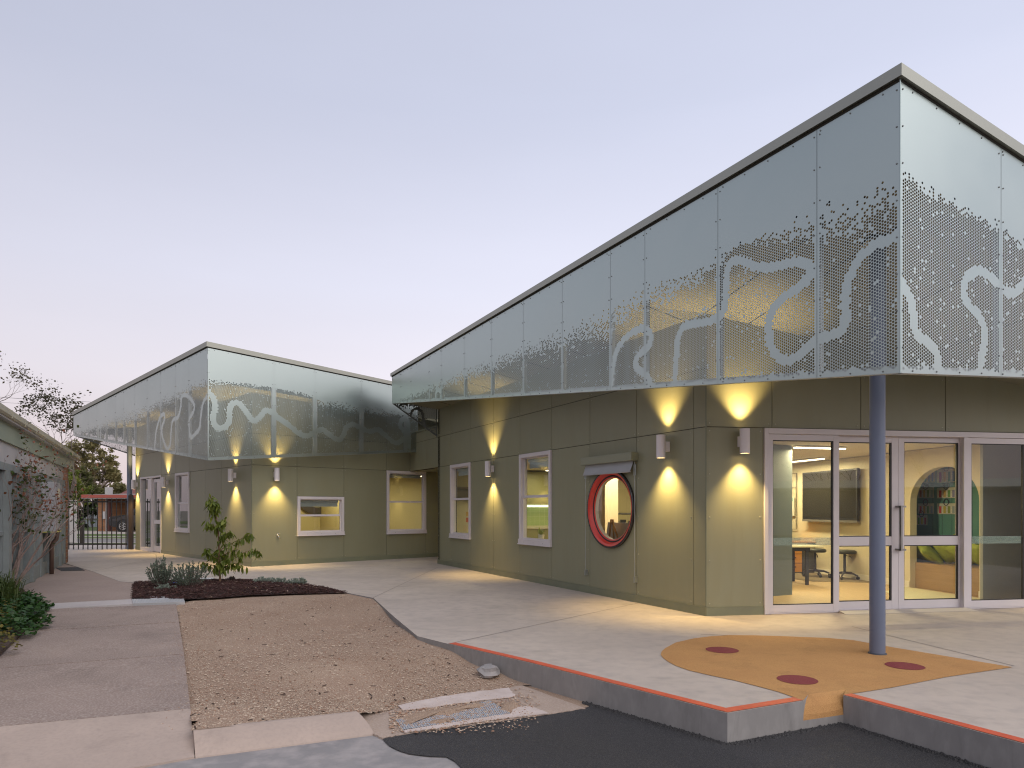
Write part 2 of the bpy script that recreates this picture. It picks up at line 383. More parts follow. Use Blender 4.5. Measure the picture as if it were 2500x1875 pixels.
# left path: smooth upper piece, pale strip, three aggregate slabs, crossover down to the gutter
mb = MB(); mb.prism([gp(150, 1374), gp(226, 1395), gp(293, 1419.6), gp(326, 1422.5), gp(321, 1462.5), gp(101, 1474), gp(-150, 1488), gp(-150, 1440)], -.2, -.003)
struct('footpath', mb, M_path2)
mb = MB(); mb.prism([gp(-150, 1488.5), gp(101, 1474.5), gp(321, 1462.8), gp(326, 1474.5), gp(108, 1487), gp(-150, 1503)], -.2, .001)
struct('pale_paving_strip', mb, mat('pale_concrete', (.50, .46, .45), .75, c2=(.44, .40, .395), scale=2, c3=(.38, .35, .34), s3=30, f3=.3))
rows = [(1507, 1475, -.006), (1571, 1519, -.02), (1663, 1597, -.045), (1811, 1729.5, -.08)]
xl, xr = -400, [430, 437, 449, 465]
lower = None
for i in range(3):
    ya, yra, za = rows[i]; yb, yrb, zb = rows[i + 1]
    q = [gp(xl, ya, za), gp(xr[i], yra, za), gp(xr[i + 1], yrb - (1.2 if i < 2 else 0), zb), gp(xl, yb - 1.2, zb)]
    m_ = MB().prism(q, -.12, 0)
    if lower is None: lower = struct('aggregate_footpath', m_, M_path)
    else: obj('path_slab', m_, M_path, lower)
a0, a1 = gp(-400, 1811.5, -.08), gp(465, 1730, -.08)
m_ = MB()
prof = [(0, 0), (.35, .004), (.7, .008), (1, 0)]
fr = [gp(-400, 2005, -.2), gp(475, 1847, -.2)]
segs = []
for t, b in prof: segs.append((a0.lerp(fr[0], t) + Vector((0, 0, b)), a1.lerp(fr[1], t) + Vector((0, 0, b))))
for a, b in zip(segs, segs[1:]): m_.face([a[0], b[0], b[1], a[1]])
m_.face([segs[0][1], segs[1][1], segs[2][1], segs[3][1], fr[1] - Vector((0, 0, .2)), a1 - Vector((0, 0, .3))]); m_.face([fr[0], fr[0] - Vector((0, 0, .1)), fr[1] - Vector((0, 0, .1)), fr[1]])
struct('crossover', m_, M_kerb, smooth=True)
# layback kerb in front of the gravel
m_ = MB()
ka, kb = [gp(472, 1782, -.085), gp(873, 1738, -.105)], [gp(477, 1846.5, -.2), gp(914, 1790, -.2)]
bk = (ka[0] - kb[0]).normalized() * .12; bk.z = 0
kp = [(ka[0] + bk - Vector((0, 0, .2)), ka[1] + bk - Vector((0, 0, .2)))] + [(ka[0] + bk * .4 - Vector((0, 0, .004)), ka[1] + bk * .4 - Vector((0, 0, .004)))]
for t, b in ((0, 0), (.3, .012), (.6, .014), (.85, .008), (1, -.005), (1.04, -.03)):
    kp.append((ka[0].lerp(kb[0], t) + Vector((0, 0, b)), ka[1].lerp(kb[1], t) + Vector((0, 0, b))))
for a, b in zip(kp, kp[1:]): m_.face([a[0], b[0], b[1], a[1]])
m_.face([p[0] for p in kp]); m_.face([p[1] for p in reversed(kp)])
struct('layback_kerb', m_, M_kerb)

# gutter, asphalt
zo, za = -.214, -.206
struct('old_gutter_pavement', MB().face([(-14, -12, zo), (14, -12, zo), (14, 5.8, zo), (-14, 5.8, zo)]), M_oldc)
b6 = lambda x, y, z: gp(880 + x / 3.568, 1560 + y / 3.568, z)
ap = [b6(190, 866, za)]
for x, y in ((420, 822), (700, 778), (1000, 722), (1300, 680), (1650, 652), (1940, 607)): ap.append(b6(x, y + rnd.uniform(-3, 3), za))
ap += [Vector((1.3, 6.2, za)), Vector((4, 6, za)), Vector((13, 5, za)), Vector((13, -11, za)), Vector((-.35, -11, za)), b6(930, 1180, za), b6(880, 1124, za), b6(820, 1065, za), b6(750, 1026, za), b6(600, 1022, za), b6(420, 1000, za), b6(330, 970, za), b6(250, 930, za), b6(215, 895, za)]
struct('asphalt_driveway', MB().face(ap), M_asph)
# the ragged bead of asphalt along the step
m_ = MB()
def bead(a, b, n):
    for i in range(n):
        p = a.lerp(b, rnd.random()) + Vector((rnd.gauss(0, .012), rnd.gauss(0, .012), 0)); r = rnd.uniform(.006, .016)
        q = [p + Vector((rnd.uniform(-r, r), rnd.uniform(-r, r), 0)) for _ in range(4)]
        m_.face([p + Vector((-r, -r, za)), p + Vector((r, -r * .7, za)), p + Vector((0, 0, za + r * 1.1))]); m_.face([p + Vector((r, -r * .7, za)), p + Vector((0, r, za)), p + Vector((0, 0, za + r * 1.1))]); m_.face([p + Vector((0, r, za)), p + Vector((-r, -r, za)), p + Vector((0, 0, za + r * 1.1))])
out = Vector((-.03, -.03, 0))
bead(gp(1430, 1653) + Vector((-.02, -.03, 0)), k1 + Vector((-.02, -.03, 0)), 420)
bead(k1 + Vector((.02, -.03, 0)), nr + Vector((-.02, -.03, 0)), 330); bead(nr + Vector((-.03, -.03, 0)), gp(2500, 1816) + Vector((-.03, -.03, 0)), 420)
tag(obj('asphalt_crumbs', m_, M_asph), 'dark asphalt crumbs along the foot of the step', 'asphalt crumbs', kind='stuff')

# gravel bed: sheet running under its neighbours
ctrl = [(gp(430, 1474, -.02), -.02), (gp(471, 1782, -.09), -.09), (gp(873, 1738, -.11), -.11), (gp(848, 1450), -.015), (gp(911, 1459), -.02), (gp(1019, 1553, -.03), -.04), (gp(1095, 1575, -.05), -.06),
        (gp(1268, 1672, -.2), -.20), (gp(1400, 1725, -.21), -.215), (gp(950, 1750, -.2), -.195), (b6(300, 600, -.2), -.203), (b6(800, 510, -.2), -.203), (b6(1290, 432, -.2), -.203), (b6(560, 555, -.2), -.203), (gp(750, 1600, -.05), -.05), (gp(1180, 1640, -.15), -.15), (gp(321, 1463), -.03)]
def zg(x, y):
    sw = 0; sz = 0
    for p, z in ctrl:
        d = (p.x - x) ** 2 + (p.y - y) ** 2 + .02; w = 1 / d ** 1.5; sw += w; sz += w * z
    return sz / sw
gx = np.arange(-7.0, 1.7, .12); gy = np.arange(4.55, 12.6, .12)
m_ = MB(); nx, ny = len(gx), len(gy)
def front_y(x):
    f_ = [ka[0], ka[1]] + [b6(*q, -.2) for q in ((40, 700), (300, 600), (800, 510), (1290, 432), (1400, 402))]
    return np.interp(x, [-9] + [q.x for q in f_], [ka[0].y] + [q.y for q in f_])
pe = [gp(430, 1474), gp(437, 1519, -.02), gp(449, 1597, -.045), gp(471, 1782, -.09)][::-1]
pey, pex = [q.y for q in pe], [q.x for q in pe]
keep = {}
for j in range(ny):
    for i in range(nx):
        x, y = gx[i], gy[j]
        ok = True
        if y < front_y(x) - .01: ok = y > front_y(x) - .19; y = front_y(x) - .01
        ex = float(np.interp(y, pey, pex)) - .004
        if x < ex: ok = ok and x > ex - .13; x = ex
        keep[(i, j)] = ok
        m_.v.append((x, y, zg(x, y) + .006 * math.sin(x * 3.1 + y) * math.sin(y * 2.3)))
for j in range(ny - 1):
    for i in range(nx - 1):
        if all(keep[q] for q in ((i, j), (i + 1, j), (i, j + 1), (i + 1, j + 1))):
            m_.f.append((j * nx + i, j * nx + i + 1, (j + 1) * nx + i + 1, (j + 1) * nx + i))
struct('gravel_bed', m_, M_gravel, smooth=True)

struct('subsoil', MB().face([(-6.5, 4.62, -.2105), (1.2, 5.3, -.2105), (1.2, 12, -.2105), (-6.5, 12, -.2105)]), M_gravel)
def inpoly(x, y, poly):
    c = False; n = len(poly)
    for i in range(n):
        a, b = poly[i], poly[(i + 1) % n]
        if (a[1] > y) != (b[1] > y) and x < (b[0] - a[0]) * (y - a[1]) / (b[1] - a[1]) + a[0]: c = not c
    return c
gpoly = [gp(430, 1475), gp(449, 1466), gp(848, 1451), gp(911, 1460), gp(962, 1506), gp(1019, 1553), gp(1095, 1574), gp(1268, 1672, -.2), gp(1230, 1683, -.2), gp(975, 1722, -.17), gp(873, 1738, -.1), gp(471, 1782, -.09)]
def pebble(m_, x, y, z, r):
    b = len(m_.v); a0 = rnd.uniform(0, 6.28); sx, sy, sz = r * rnd.uniform(.7, 1.3), r * rnd.uniform(.6, 1.1), r * rnd.uniform(.4, .8)
    for k in range(5):
        a = a0 + k * 1.2566; m_.v.append((x + sx * math.cos(a), y + sy * math.sin(a), z + rnd.uniform(-.1, .25) * sz))
    m_.v.append((x + rnd.uniform(-.3, .3) * r, y + rnd.uniform(-.3, .3) * r, z + sz))
    for k in range(5): m_.f.append((b + k, b + (k + 1) % 5, b + 5))
peb = [MB(), MB(), MB(), MB()]
xs = [p.x for p in gpoly]; ys = [p.y for p in gpoly]
cnt = 0
while cnt < 26000:
    t = rnd.random(); y = 1 / (1 / min(ys) + t * (1 / max(ys) - 1 / min(ys))); x = rnd.uniform(min(xs), max(xs))
    if not inpoly(x, y, gpoly): continue
    cnt += 1
    k = 3 if rnd.random() < .035 else (0 if rnd.random() < .5 else (1 if rnd.random() < .6 else 2))
    pebble(peb[k], x, y, zg(x, y) + .004, rnd.uniform(.003, .008) * (1 if rnd.random() < .95 else rnd.uniform(1.4, 2.1)))
for _ in range(260):       # stones kicked onto the path and paving edge
    y = rnd.uniform(4.6, 9.8); x = np.interp(y, [q.y for q in pe], [q.x for q in pe]) - abs(rnd.gauss(0, .12)); pebble(peb[rnd.choice((0, 1, 2))], float(x), y, float(np.interp(y, [q.y for q in pe], [q.z for q in pe])) + .004, rnd.uniform(.003, .007))
# stones washed onto the drain pit
for _ in range(3600):
    x = rnd.gauss(760, 420); y = rnd.gauss(650 - (x - 800) * .12, 75)
    if not (250 < x < 1560 and 430 < y < 815): continue
    p = b6(x, y, -.19); pebble(peb[rnd.choice((0, 1, 1, 2, 2))], p.x, p.y, -.192, rnd.uniform(.005, .012))
for _ in range(40):
    p = b6(rnd.uniform(900, 1500), rnd.uniform(690, 780), za); pebble(peb[0], p.x, p.y, za, rnd.uniform(.003, .007))
pcol = [(.50, .40, .31), (.36, .255, .185), (.27, .155, .10), (.06, .045, .035)]
for k, nme in enumerate(('pale', 'tan', 'russet', 'dark')):
    tag(obj('gravel_stones', peb[k], mat('stone_' + nme, pcol[k], .85)), f'loose {nme} stones scattered over the gravel bed', 'gravel', kind='stuff')
m_ = MB()
for _ in range(75):     # twigs and leaf litter
    while True:
        y = 1 / (1 / min(ys) + rnd.random() * (1 / max(ys) - 1 / min(ys))); x = rnd.uniform(min(xs), max(xs))
        if inpoly(x, y, gpoly): break
    a = rnd.uniform(0, 3.14); l = rnd.uniform(.006, .028); z = zg(x, y) + .010
    m_.bar((x - l * math.cos(a), y - l * math.sin(a), z), (x + l * math.cos(a), y + l * math.sin(a), z + rnd.uniform(0, .008)), rnd.uniform(.004, .012), .004)
tag(obj('leaf_litter', m_, mat('leaf_litter', (.06, .035, .025), .9)), 'dark twigs and dry leaf bits lying on the gravel', 'leaf litter', kind='stuff')

# half-buried drain pit: rough concrete round a galvanised mesh lid
pit = thing('drain_pit', 'rough concrete drain pit with a pale blue mesh lid half covered by gravel', 'drain pit', b6(800, 650, -.2))
def roughpoly(pts, z, jit, sub=6):
    q = [b6(x, y, z) for x, y in pts]; o_ = []
    for i in range(len(q)):
        a, b = q[i], q[(i + 1) % len(q)]
        for k in range(sub):
            p = a.lerp(b, k / sub); o_.append(p + Vector((rnd.gauss(0, jit), rnd.gauss(0, jit), 0)))
    return o_
obj('concrete_apron', MB().prism(roughpoly([(20, 770), (-25, 700), (-10, 632), (120, 622), (300, 590), (1290, 425), (1400, 400), (1950, 600), (1650, 648), (360, 830), (185, 862)], -.2, .006, 8), -.1, 0), mat('pit_apron', (.42, .33, .27), .9, c2=(.34, .26, .21), scale=4, c3=(.5, .42, .36), s3=60, f3=.5, bump=.3), pit)
M_pw = mat('white_grout', (.60, .52, .49), .85, c2=(.48, .40, .36), scale=5, bump=.3)
obj('grout_band', MB().prism(roughpoly([(335, 585), (640, 520), (1000, 465), (1290, 432), (1345, 500), (1300, 512), (1000, 545), (600, 600), (365, 625)], -.195, .006), 0, .008), M_pw, pit)
obj('grout_band', MB().prism(roughpoly([(1330, 605), (1480, 590), (1640, 650), (1200, 700), (700, 775), (380, 820), (372, 800), (900, 715), (1310, 655)], -.196, .004), 0, .007), M_pw, pit)
lid = obj('mesh_lid', MB().prism(roughpoly([(310, 700), (640, 625), (1130, 535), (1310, 650), (900, 720), (372, 800)], -.198, .003), -.02, .003), mat('lid_backing', (.20, .17, .15), .85, c2=(.36, .34, .34), scale=6), pit)
A, B, Cc, D = [b6(*q, -.192) for q in ((310, 705), (1130, 540), (1305, 648), (372, 798))]
m_ = MB()
for k in range(46):
    t = (k + .5) / 46; m_.bar(A.lerp(B, t), D.lerp(Cc, t), .009, .006)
for k in range(14):
    t = (k + .5) / 14; m_.bar(A.lerp(D, t), B.lerp(Cc, t), .009, .006)
tag(obj('lid_wires', m_, mat('lid_wire', (.48, .51, .56), .6, .2), lid), kind='stuff')
def heap(z0, pts, jit=.012):
    q = roughpoly(pts, z0, jit, 7); c = sum(q, Vector()) / len(q); m_ = MB(); m_.v.append((c.x, c.y, z0 + .016)); n_ = len(q)
    for p_ in q: m_.v.append((p_.x * .6 + c.x * .4, p_.y * .6 + c.y * .4, z0 + .010 + rnd.uniform(-.003, .004)))
    for p_ in q: m_.v.append((p_.x, p_.y, z0 - .004))
    for i in range(n_):
        j = (i + 1) % n_; m_.f.append((0, 1 + i, 1 + j)); m_.f.append((1 + i, 1 + n_ + i, 1 + n_ + j, 1 + j))
    return m_
obj('washed_gravel', heap(-.190, [(300, 690), (480, 640), (800, 585), (1090, 545), (1140, 575), (980, 600), (820, 660), (640, 670), (430, 730), (350, 760)]), M_gravel, pit)
obj('washed_gravel', heap(-.190, [(1200, 560), (1330, 530), (1400, 590), (1290, 640), (1220, 620)]), M_gravel, pit)
obj('washed_gravel', heap(-.190, [(560, 730), (700, 700), (860, 690), (800, 725), (640, 745)], .008), M_gravel, pit)
# broken lump of concrete against the step
def lump(name, c, r, m, label, cat, seed=3):
    g = random.Random(seed); m_ = MB(); n1, n2 = 10, 7; vs = []
    for i in range(n2 + 1):
        for k in range(n1):
            ph = math.pi * i / n2; a = 2 * math.pi * k / n1; s = 1 + g.uniform(-.22, .18)
            v = Vector((math.sin(ph) * math.cos(a) * r[0], math.sin(ph) * math.sin(a) * r[1], math.cos(ph) * r[2])) * s
            v.z = max(-r[2] * .5, min(v.z, r[2] * .75)); vs.append(tuple(Vector(c) + v))
    m_.v = vs
    for i in range(n2):
        for k in range(n1): m_.f.append((i * n1 + k, (i + 1) * n1 + k, (i + 1) * n1 + (k + 1) % n1, i * n1 + (k + 1) % n1))
    return tag(obj(name, m_, m), label, cat)
lump('concrete_lump', gp(1192, 1640, -.13) + Vector((0, 0, .005)), (.10, .13, .075), M_oldc, 'broken grey concrete lump lying against the red-edged step', 'rubble')

# ------------------------------------------------------------------ planting bed with mulch
mpoly = [gp(322, 1462), gp(326, 1423), gp(430, 1419.5), gp(532, 1417.5), gp(627, 1417.5), gp(747, 1427.5), gp(800, 1437), gp(848, 1448), gp(780, 1450), gp(700, 1451), gp(613, 1454), gp(540, 1460), gp(447, 1464.5)]
c = sum(mpoly, Vector()) / len(mpoly); m_ = MB(); m_.v.append((c.x, c.y, .06))
for p in mpoly: m_.v.append((p.x * .5 + c.x * .5, p.y * .5 + c.y * .5, .045))
for p in mpoly: m_.v.append((p.x, p.y, .006))
n = len(mpoly)
for i in range(n):
    j = (i + 1) % n; m_.f.append((0, 1 + i, 1 + j)); m_.f.append((1 + i, 1 + n + i, 1 + n + j, 1 + j))
struct('mulch_bed', m_, M_mulchb)
def zm(x, y):
    best = 0
    for i in range(n):
        a, b = mpoly[i], mpoly[(i + 1) % n]
        d = (b - a); t = max(0, min(1, ((x - a.x) * d.x + (y - a.y) * d.y) / max(d.x ** 2 + d.y ** 2, 1e-6))); q = a + d * t
        dist = math.hypot(x - q.x, y - q.y); best = min(best if i else 9, dist)
    return .006 + .05 * min(1, best / .5)
mch = [MB(), MB()]; xs2 = [p.x for p in mpoly]; ys2 = [p.y for p in mpoly]; cnt = 0
while cnt < 6500:
    x = rnd.uniform(min(xs2) - .03, max(xs2)); y = rnd.uniform(min(ys2) - .06, max(ys2))
    if not inpoly(x, y, mpoly): continue
    cnt += 1; a = rnd.uniform(0, 3.14); l = rnd.uniform(.012, .045); z = zm(x, y) + rnd.uniform(.002, .022); k = 1 if rnd.random() < .035 else 0
    mch[k].bar((x - l * math.cos(a), y - l * math.sin(a), z + rnd.uniform(-.012, .012)), (x + l * math.cos(a), y + l * math.sin(a), z + rnd.uniform(-.012, .012)), rnd.uniform(.008, .022), .005)
tag(obj('bark_chips', mch[0], M_mulch), 'dark red-brown bark chips covering the planting bed', 'bark mulch', kind='stuff')
tag(obj('bark_chips', mch[1], mat('pale_chip', (.22, .15, .12), .9)), 'few pale splinters among the dark bark chips', 'bark mulch', kind='stuff')
# trench grate beside the bed
gr = thing('trench_grate', 'pale galvanised trench grate beside the mulch bed', 'drain grate', gp(380, 1468))
q = [gp(325, 1474.3, .004), gp(322, 1464, .004), gp(448, 1462.5, .004), gp(452, 1471, .004)]
obj('grate_frame', MB().prism(q, -.05, .004), mat('grate_zinc', (.55, .55, .56), .5, .4), gr)
m_ = MB()
for k in range(34):
    t = (k + .5) / 34; m_.bar(q[0].lerp(q[3], t) + Vector((0, 0, .008)), q[1].lerp(q[2], t) + Vector((0, 0, .008)), .016, .006)
tag(obj('grate_bars', m_, mat('grate_bar', (.62, .62, .63), .45, .5), gr), kind='stuff')
obj('cover_plate', MB().prism([gp(368, 1464, .012), gp(366, 1457, .012), gp(410, 1456, .012), gp(412, 1463, .012)], -.02, .006), MATS['grate_bar'], gr)
tag(obj('pit_cover', MB().prism([gp(425, 1412, .004), gp(520, 1410.5, .004), gp(533, 1416.8, .004), gp(432, 1418, .004)], -.02, .003), mat('pale_cover', (.60, .62, .64), .5)), 'pale rectangular pit cover behind the sapling', 'pit cover')
# dark mat set into the paving near the old building
q = [gp(136, 1386.5), gp(190, 1385), gp(207, 1393), gp(150, 1394)]
dm = thing('door_mat_grate', 'dark rectangular grate sunk in the paving by the downpipe', 'drain grate', q[0])
obj('tray', MB().prism(q, -.03, .003), mat('dark_grate', (.05, .05, .055), .7), dm)
m_ = MB()
for k in range(16):
    t = (k + .5) / 16; m_.bar(q[0].lerp(q[3], t) + Vector((0, 0, .006)), q[1].lerp(q[2], t) + Vector((0, 0, .006)), .02, .006)
tag(obj('grate_bars', m_, mat('dark_bars', (.075, .075, .08), .6), dm), kind='stuff')
# ------------------------------------------------------------------ the two olive buildings
RC = Vector((2.54, 8.94, 0)); RE = Vector((-1.906, 17.55, 0))
WL = Wall(RC, RE - RC)                                   # right building, long wall on the left
WD = Wall(RC, (math.sin(R(80.9)), math.cos(R(80.9))))    # right building, door wall
LC = Vector((-6.33, 16.6, 0)); LE = Vector((-13.07, 23.7, 0))
VL = Wall(LC, LE - LC)                                   # left building, wall towards the gate
VR = Wall(LC, (.763, .647))                              # left building, wall with the two windows
ULEN = (RE - RC).length; VLEN = (LE - LC).length
J1, J2 = 2.48, 3.25

bR = thing('school_building', 'olive clad school building with tall perforated metal fascia and glazed sliding doors', 'building', RC)
bL = thing('school_building', 'smaller olive clad building by the steel gate with perforated metal fascia', 'building', LC)
fixR, fixL = MB(), MB()

scrR, scrL = MB(), MB()
def clad(b, W, rects, fix, name='cladding_panel'):
    """each cladding sheet a panel of its own; rects (u0,u1,w0,w1[,w0b,w1b])"""
    core = MB(); g = .0045
    for r in rects:
        u0, u1, w0, w1 = r[:4]
        core.wbox(W, u0, u1, w0, w1, -.16, -.012)
        m_ = MB().wbox(W, u0 + g, u1 - g, w0 + g, w1 - g, -.010, 0)
        o = obj(name, m_, M_clad, b, bevel=.0012)
        if u1 - u0 > .25:
            for u in (u0 + .05, u1 - .05):
                k = max(2, int((w1 - w0) / .55) + 1)
                for i in range(k):
                    w = w0 + .05 + (w1 - w0 - .1) * i / (k - 1)
                    (scrR if b is bR else scrL).lathe([(.0001, .005), (.008, .005), (.011, 0)], W.p(u, w, 0), W.n, 6)
    return core
def ring_panel(W, u0, u1, w0, w1, cu, cw, r, o0, o1, n=48):
    m_ = MB(); ang = [2 * math.pi * (k + .5) / n for k in range(n)]
    def sq(a):
        c, s = math.cos(a), math.sin(a); k = 1e9
        if c > 1e-6: k = min(k, (u1 - cu) / c)
        if c < -1e-6: k = min(k, (u0 - cu) / c)
        if s > 1e-6: k = min(k, (w1 - cw) / s)
        if s < -1e-6: k = min(k, (w0 - cw) / s)
        return (cu + c * k, cw + s * k)
    ang += [math.atan2(w - cw, u - cu) % (2 * math.pi) for u in (u0, u1) for w in (w0, w1)]
    ang = sorted(ang); n = len(ang)
    for o in (o0, o1):
        for i in range(n):
            a, b = ang[i], ang[(i + 1) % n]
            q = [(cu + r * math.cos(a), cw + r * math.sin(a)), sq(a), sq(b), (cu + r * math.cos(b), cw + r * math.sin(b))]
            m_.face([W.p(u, w, o) for u, w in q])
    for i in range(n):
        a, b = ang[i], ang[(i + 1) % n]
        q = [(cu + r * math.cos(a), cw + r * math.sin(a)), (cu + r * math.cos(b), cw + r * math.sin(b))]
        m_.face([W.p(*q[0], o0), W.p(*q[1], o0), W.p(*q[1], o1), W.p(*q[0], o1)])
        q = [sq(a), sq(b)]; m_.face([W.p(*q[0], o0), W.p(*q[1], o0), W.p(*q[1], o1), W.p(*q[0], o1)])
    return m_
def window(b, W, u0, u1, w0, w1, blind=0.0, mid=.5, label=None, fix=None):
    fw = .075
    u0, u1 = u0 + .004, u1 - .004
    m_ = MB()
    m_.wbox(W, u0, u0 + fw, w0 + .10, w1 - .002, -.11, .028); m_.wbox(W, u1 - fw, u1, w0 + .10, w1 - .002, -.11, .028)
    m_.wbox(W, u0 + fw, u1 - fw, w1 - fw, w1 - .002, -.11, .026)
    win = obj('window', m_, M_white, b, bevel=.002)
    if label: win['label'] = label
    m_ = MB(); m_.wbox(W, u0 - .003, u1 + .003, w0, w0 + .10, -.11, .045); m_.wbox(W, u0 - .012, u1 + .012, w0 - .006, w0 + .012, -.02, .058)
    obj('sill', m_, M_white, win, bevel=.002)
    for k in (.2, .5, .8): (fix or fixR).lathe([(.0001, .003), (.006, .003), (.007, 0)], W.p(u0 + (u1 - u0) * k, w0 + .045, .045), W.n, 6)
    wm = w0 + .1 + (w1 - w0 - .1 - fw) * mid; s = .022
    m_ = MB()
    for a, c_, o in ((w0 + .10, wm, -.03), (wm, w1 - fw, -.055)):
        m_.wbox(W, u0 + fw, u0 + fw + s, a, c_, o - .02, o + .01); m_.wbox(W, u1 - fw - s, u1 - fw, a, c_, o - .02, o + .01)
        m_.wbox(W, u0 + fw + s, u1 - fw - s, a, a + s * 1.3, o - .02, o + .012); m_.wbox(W, u0 + fw + s, u1 - fw - s, c_ - s, c_, o - .02, o + .011)
    obj('sash', m_, M_white, win)
    m_ = MB(); m_.wbox(W, u0 + fw - .006, u0 + fw - .001, w0 + .1, w1 - fw, -.10, -.004)
    for a, c_, o in ((w0 + .10, wm, -.035), (wm, w1 - fw, -.06)):
        obj('pane', MB().wbox(W, u0 + fw + s * .5, u1 - fw - s * .5, a + s * .5, c_ - s * .5, o, o + .004), M_glass, win)
    if blind:
        m_ = MB(); m_.tube([W.p(u0 + fw + .02, w1 - fw - .05, -.16), W.p(u1 - fw - .02, w1 - fw - .05, -.16)], .035, 12)
        m_.wbox(W, u0 + fw + .03, u1 - fw - .03, w1 - fw - .05 - blind, w1 - fw - .05, -.165, -.16)
        m_.wbox(W, u0 + fw + .03, u1 - fw - .03, w1 - fw - .065 - blind, w1 - fw - .05 - blind, -.17, -.155)
        obj('roller_blind', m_, mat('blind_fabric_%d' % len(MATS), (.42, .43, .45), .8), win)
    return win

# ---- right building, left wall
soffR = lambda p: 3.96 + .18 * (Vector((p.x, p.y, 0)) - RC).dot(WL.n)
xj = [1723, 1693.6, 1554.2, 1440.3, 1347, 1269.4, 1204.9, 1149.6, 1100.6, 1069.4]
uj = [0] + [WL.u(x) for x in xj[1:-1]] + [ULEN]
B0 = .11
sillR = {4: WL.w(1269.4, 1327.4), 7: WL.w(1100.6, 1311.8)}
rects = []; winR = {}
for i in range(len(uj) - 1):
    a, b = uj[i], uj[i + 1]
    rects += [(a, b, J1, J2), (a, b, J2, 3.99)]
    if i == 2: continue                        # sheet round the round window
    if i in sillR: rects.append((a, b, B0, sillR[i])); winR[i] = (a, b, sillR[i], J1)
    else: rects.append((a, b, B0, J1))
core = clad(bR, WL, rects, fixR)
cu, cw = WL.u(1491.5), 1.405
obj('cladding_panel', ring_panel(WL, uj[2] + .0045, uj[3] - .0045, B0 + .0045, J1 - .0045, cu, cw, .56, -.010, 0), M_clad, bR)
obj('wall_core', ring_panel(WL, uj[2], uj[3], B0, J1, cu, cw, .56, -.16, -.012), M_joint, bR)
obj('wall_core', core, M_joint, bR)
for i, (a, b, w0, w1) in winR.items(): window(bR, WL, a, b, w0, w1, blind=.14 if i == 4 else .13, mid=.52)
m_ = MB()                                        # base flashing
m_.wquadbox(WL, [(-.02, 0.0), (ULEN, 0.0), (ULEN, B0 + .004), (-.02, B0 + .004)], -.16, .012)
obj('base_flashing', m_, M_trim, bR)
# ---- door wall
uF = WD.u(1864.4); uEnd = WD.u(2640)
ujd = [0, WD.u(1884.8), WD.u(2101.6), WD.u(2308.3), WD.u(2560), WD.u(2900)]
rects = [(0, uF, B0, J1)]
for a, b in zip(ujd, ujd[1:]): rects.append((a, b, J1, 3.99 if a < 1 else 3.9))
rects.append((uEnd, WD.u(2900), B0, J1))
obj('wall_core', clad(bR, WD, rects, fixR), M_joint, bR)
for q0, q1_ in ((-.012, uF - .004), (uEnd + .004, WD.u(2900))): obj('base_flashing', MB().wbox(WD, q0, q1_, 0, B0 + .004, -.16, .0125), M_trim, bR)
obj('corner_trim', MB().tube([WL.p(0, B0, -.002), WL.p(0, 3.99, -.002)], .011, 6), M_trim, bR)

# sliding door set
D = WD
r4 = lambda x: D.u(1600 + x / 2.458)
def r4w(x, y): return D.w(1600 + x / 2.458, 900 + y / 2.458)
top = J1 - .004
m_ = MB()
m_.wbox(D, uF, r4(672), 0.004, top, -.14, .03)
m_.wbox(D, r4(672), uEnd, top - .075, top, -.14, .03)
m_.wbox(D, uEnd - .06, uEnd, 0.004, top - .075, -.14, .028)
m_.wbox(D, r4(1846), r4(1872), 0.004, top - .075, -.14, .02)
m_.wbox(D, r4(672), uEnd - .06, .0035, .02, -.14, .01)
door = obj('sliding_door', m_, M_white, bR, bevel=.003)
door['label'] = 'white framed sliding doors with a fixed glass panel either side'
def leaf(x0, x1, gx0, gx1, gtop, gbot, oo, rail=None, name='door_leaf'):
    """stiles, rails and panes of one glazed leaf; x in zoom pixels, heights in metres"""
    a, b, g0, g1 = r4(x0), r4(x1), r4(gx0), r4(gx1); T = top - .08; m_ = MB()
    m_.wbox(D, a, g0, .022, T, oo - .045, oo); m_.wbox(D, g1, b, .022, T, oo - .045, oo)
    m_.wbox(D, g0, g1, gtop, T, oo - .045, oo - .001); m_.wbox(D, g0, g1, .022, gbot, oo - .045, oo - .001)
    spans = [(gbot, gtop)]
    if rail: m_.wbox(D, g0, g1, rail[0], rail[1], oo - .045, oo - .0015); spans = [(gbot, rail[0]), (rail[1], gtop)]
    l = obj(name, m_, M_white, bR, bevel=.002); 
    gk = MB()
    for w0, w1 in spans:
        gk.wbox(D, g0, g0 + .008, w0, w1, oo - .028, oo - .006); gk.wbox(D, g1 - .022, g1, w0, w1, oo - .028, oo - .006)
        gk.wbox(D, g0 + .008, g1 - .022, w1 - .012, w1, oo - .028, oo - .006); gk.wbox(D, g0 + .008, g1 - .022, w0, w0 + .012, oo - .028, oo - .006)
        obj('pane', MB().wbox(D, g0 + .004, g1 - .004, w0 + .004, w1 - .004, oo - .022, oo - .018), M_glass, l)
    obj('gasket', gk, M_dark, l)
    return l
gt = r4w(900, 432); gb = r4w(900, 1415)
fl = leaf(673, 1100, 703, 1066, gt, gb, .012)
fr_ = leaf(1873, 2560, 1893, 2210, gt, r4w(2050, 1388), .012)
rl = (r4w(1300, 1063), r4w(1300, 1009))
d1 = leaf(1085, 1476, 1102, 1436, r4w(1300, 440), r4w(1300, 1398), -.055, rl)
d2 = leaf(1477, 1852, 1511, 1838, r4w(1650, 440), r4w(1650, 1390), -.055, rl)
M_film = mat('safety_film', (.55, .62, .58), .6)
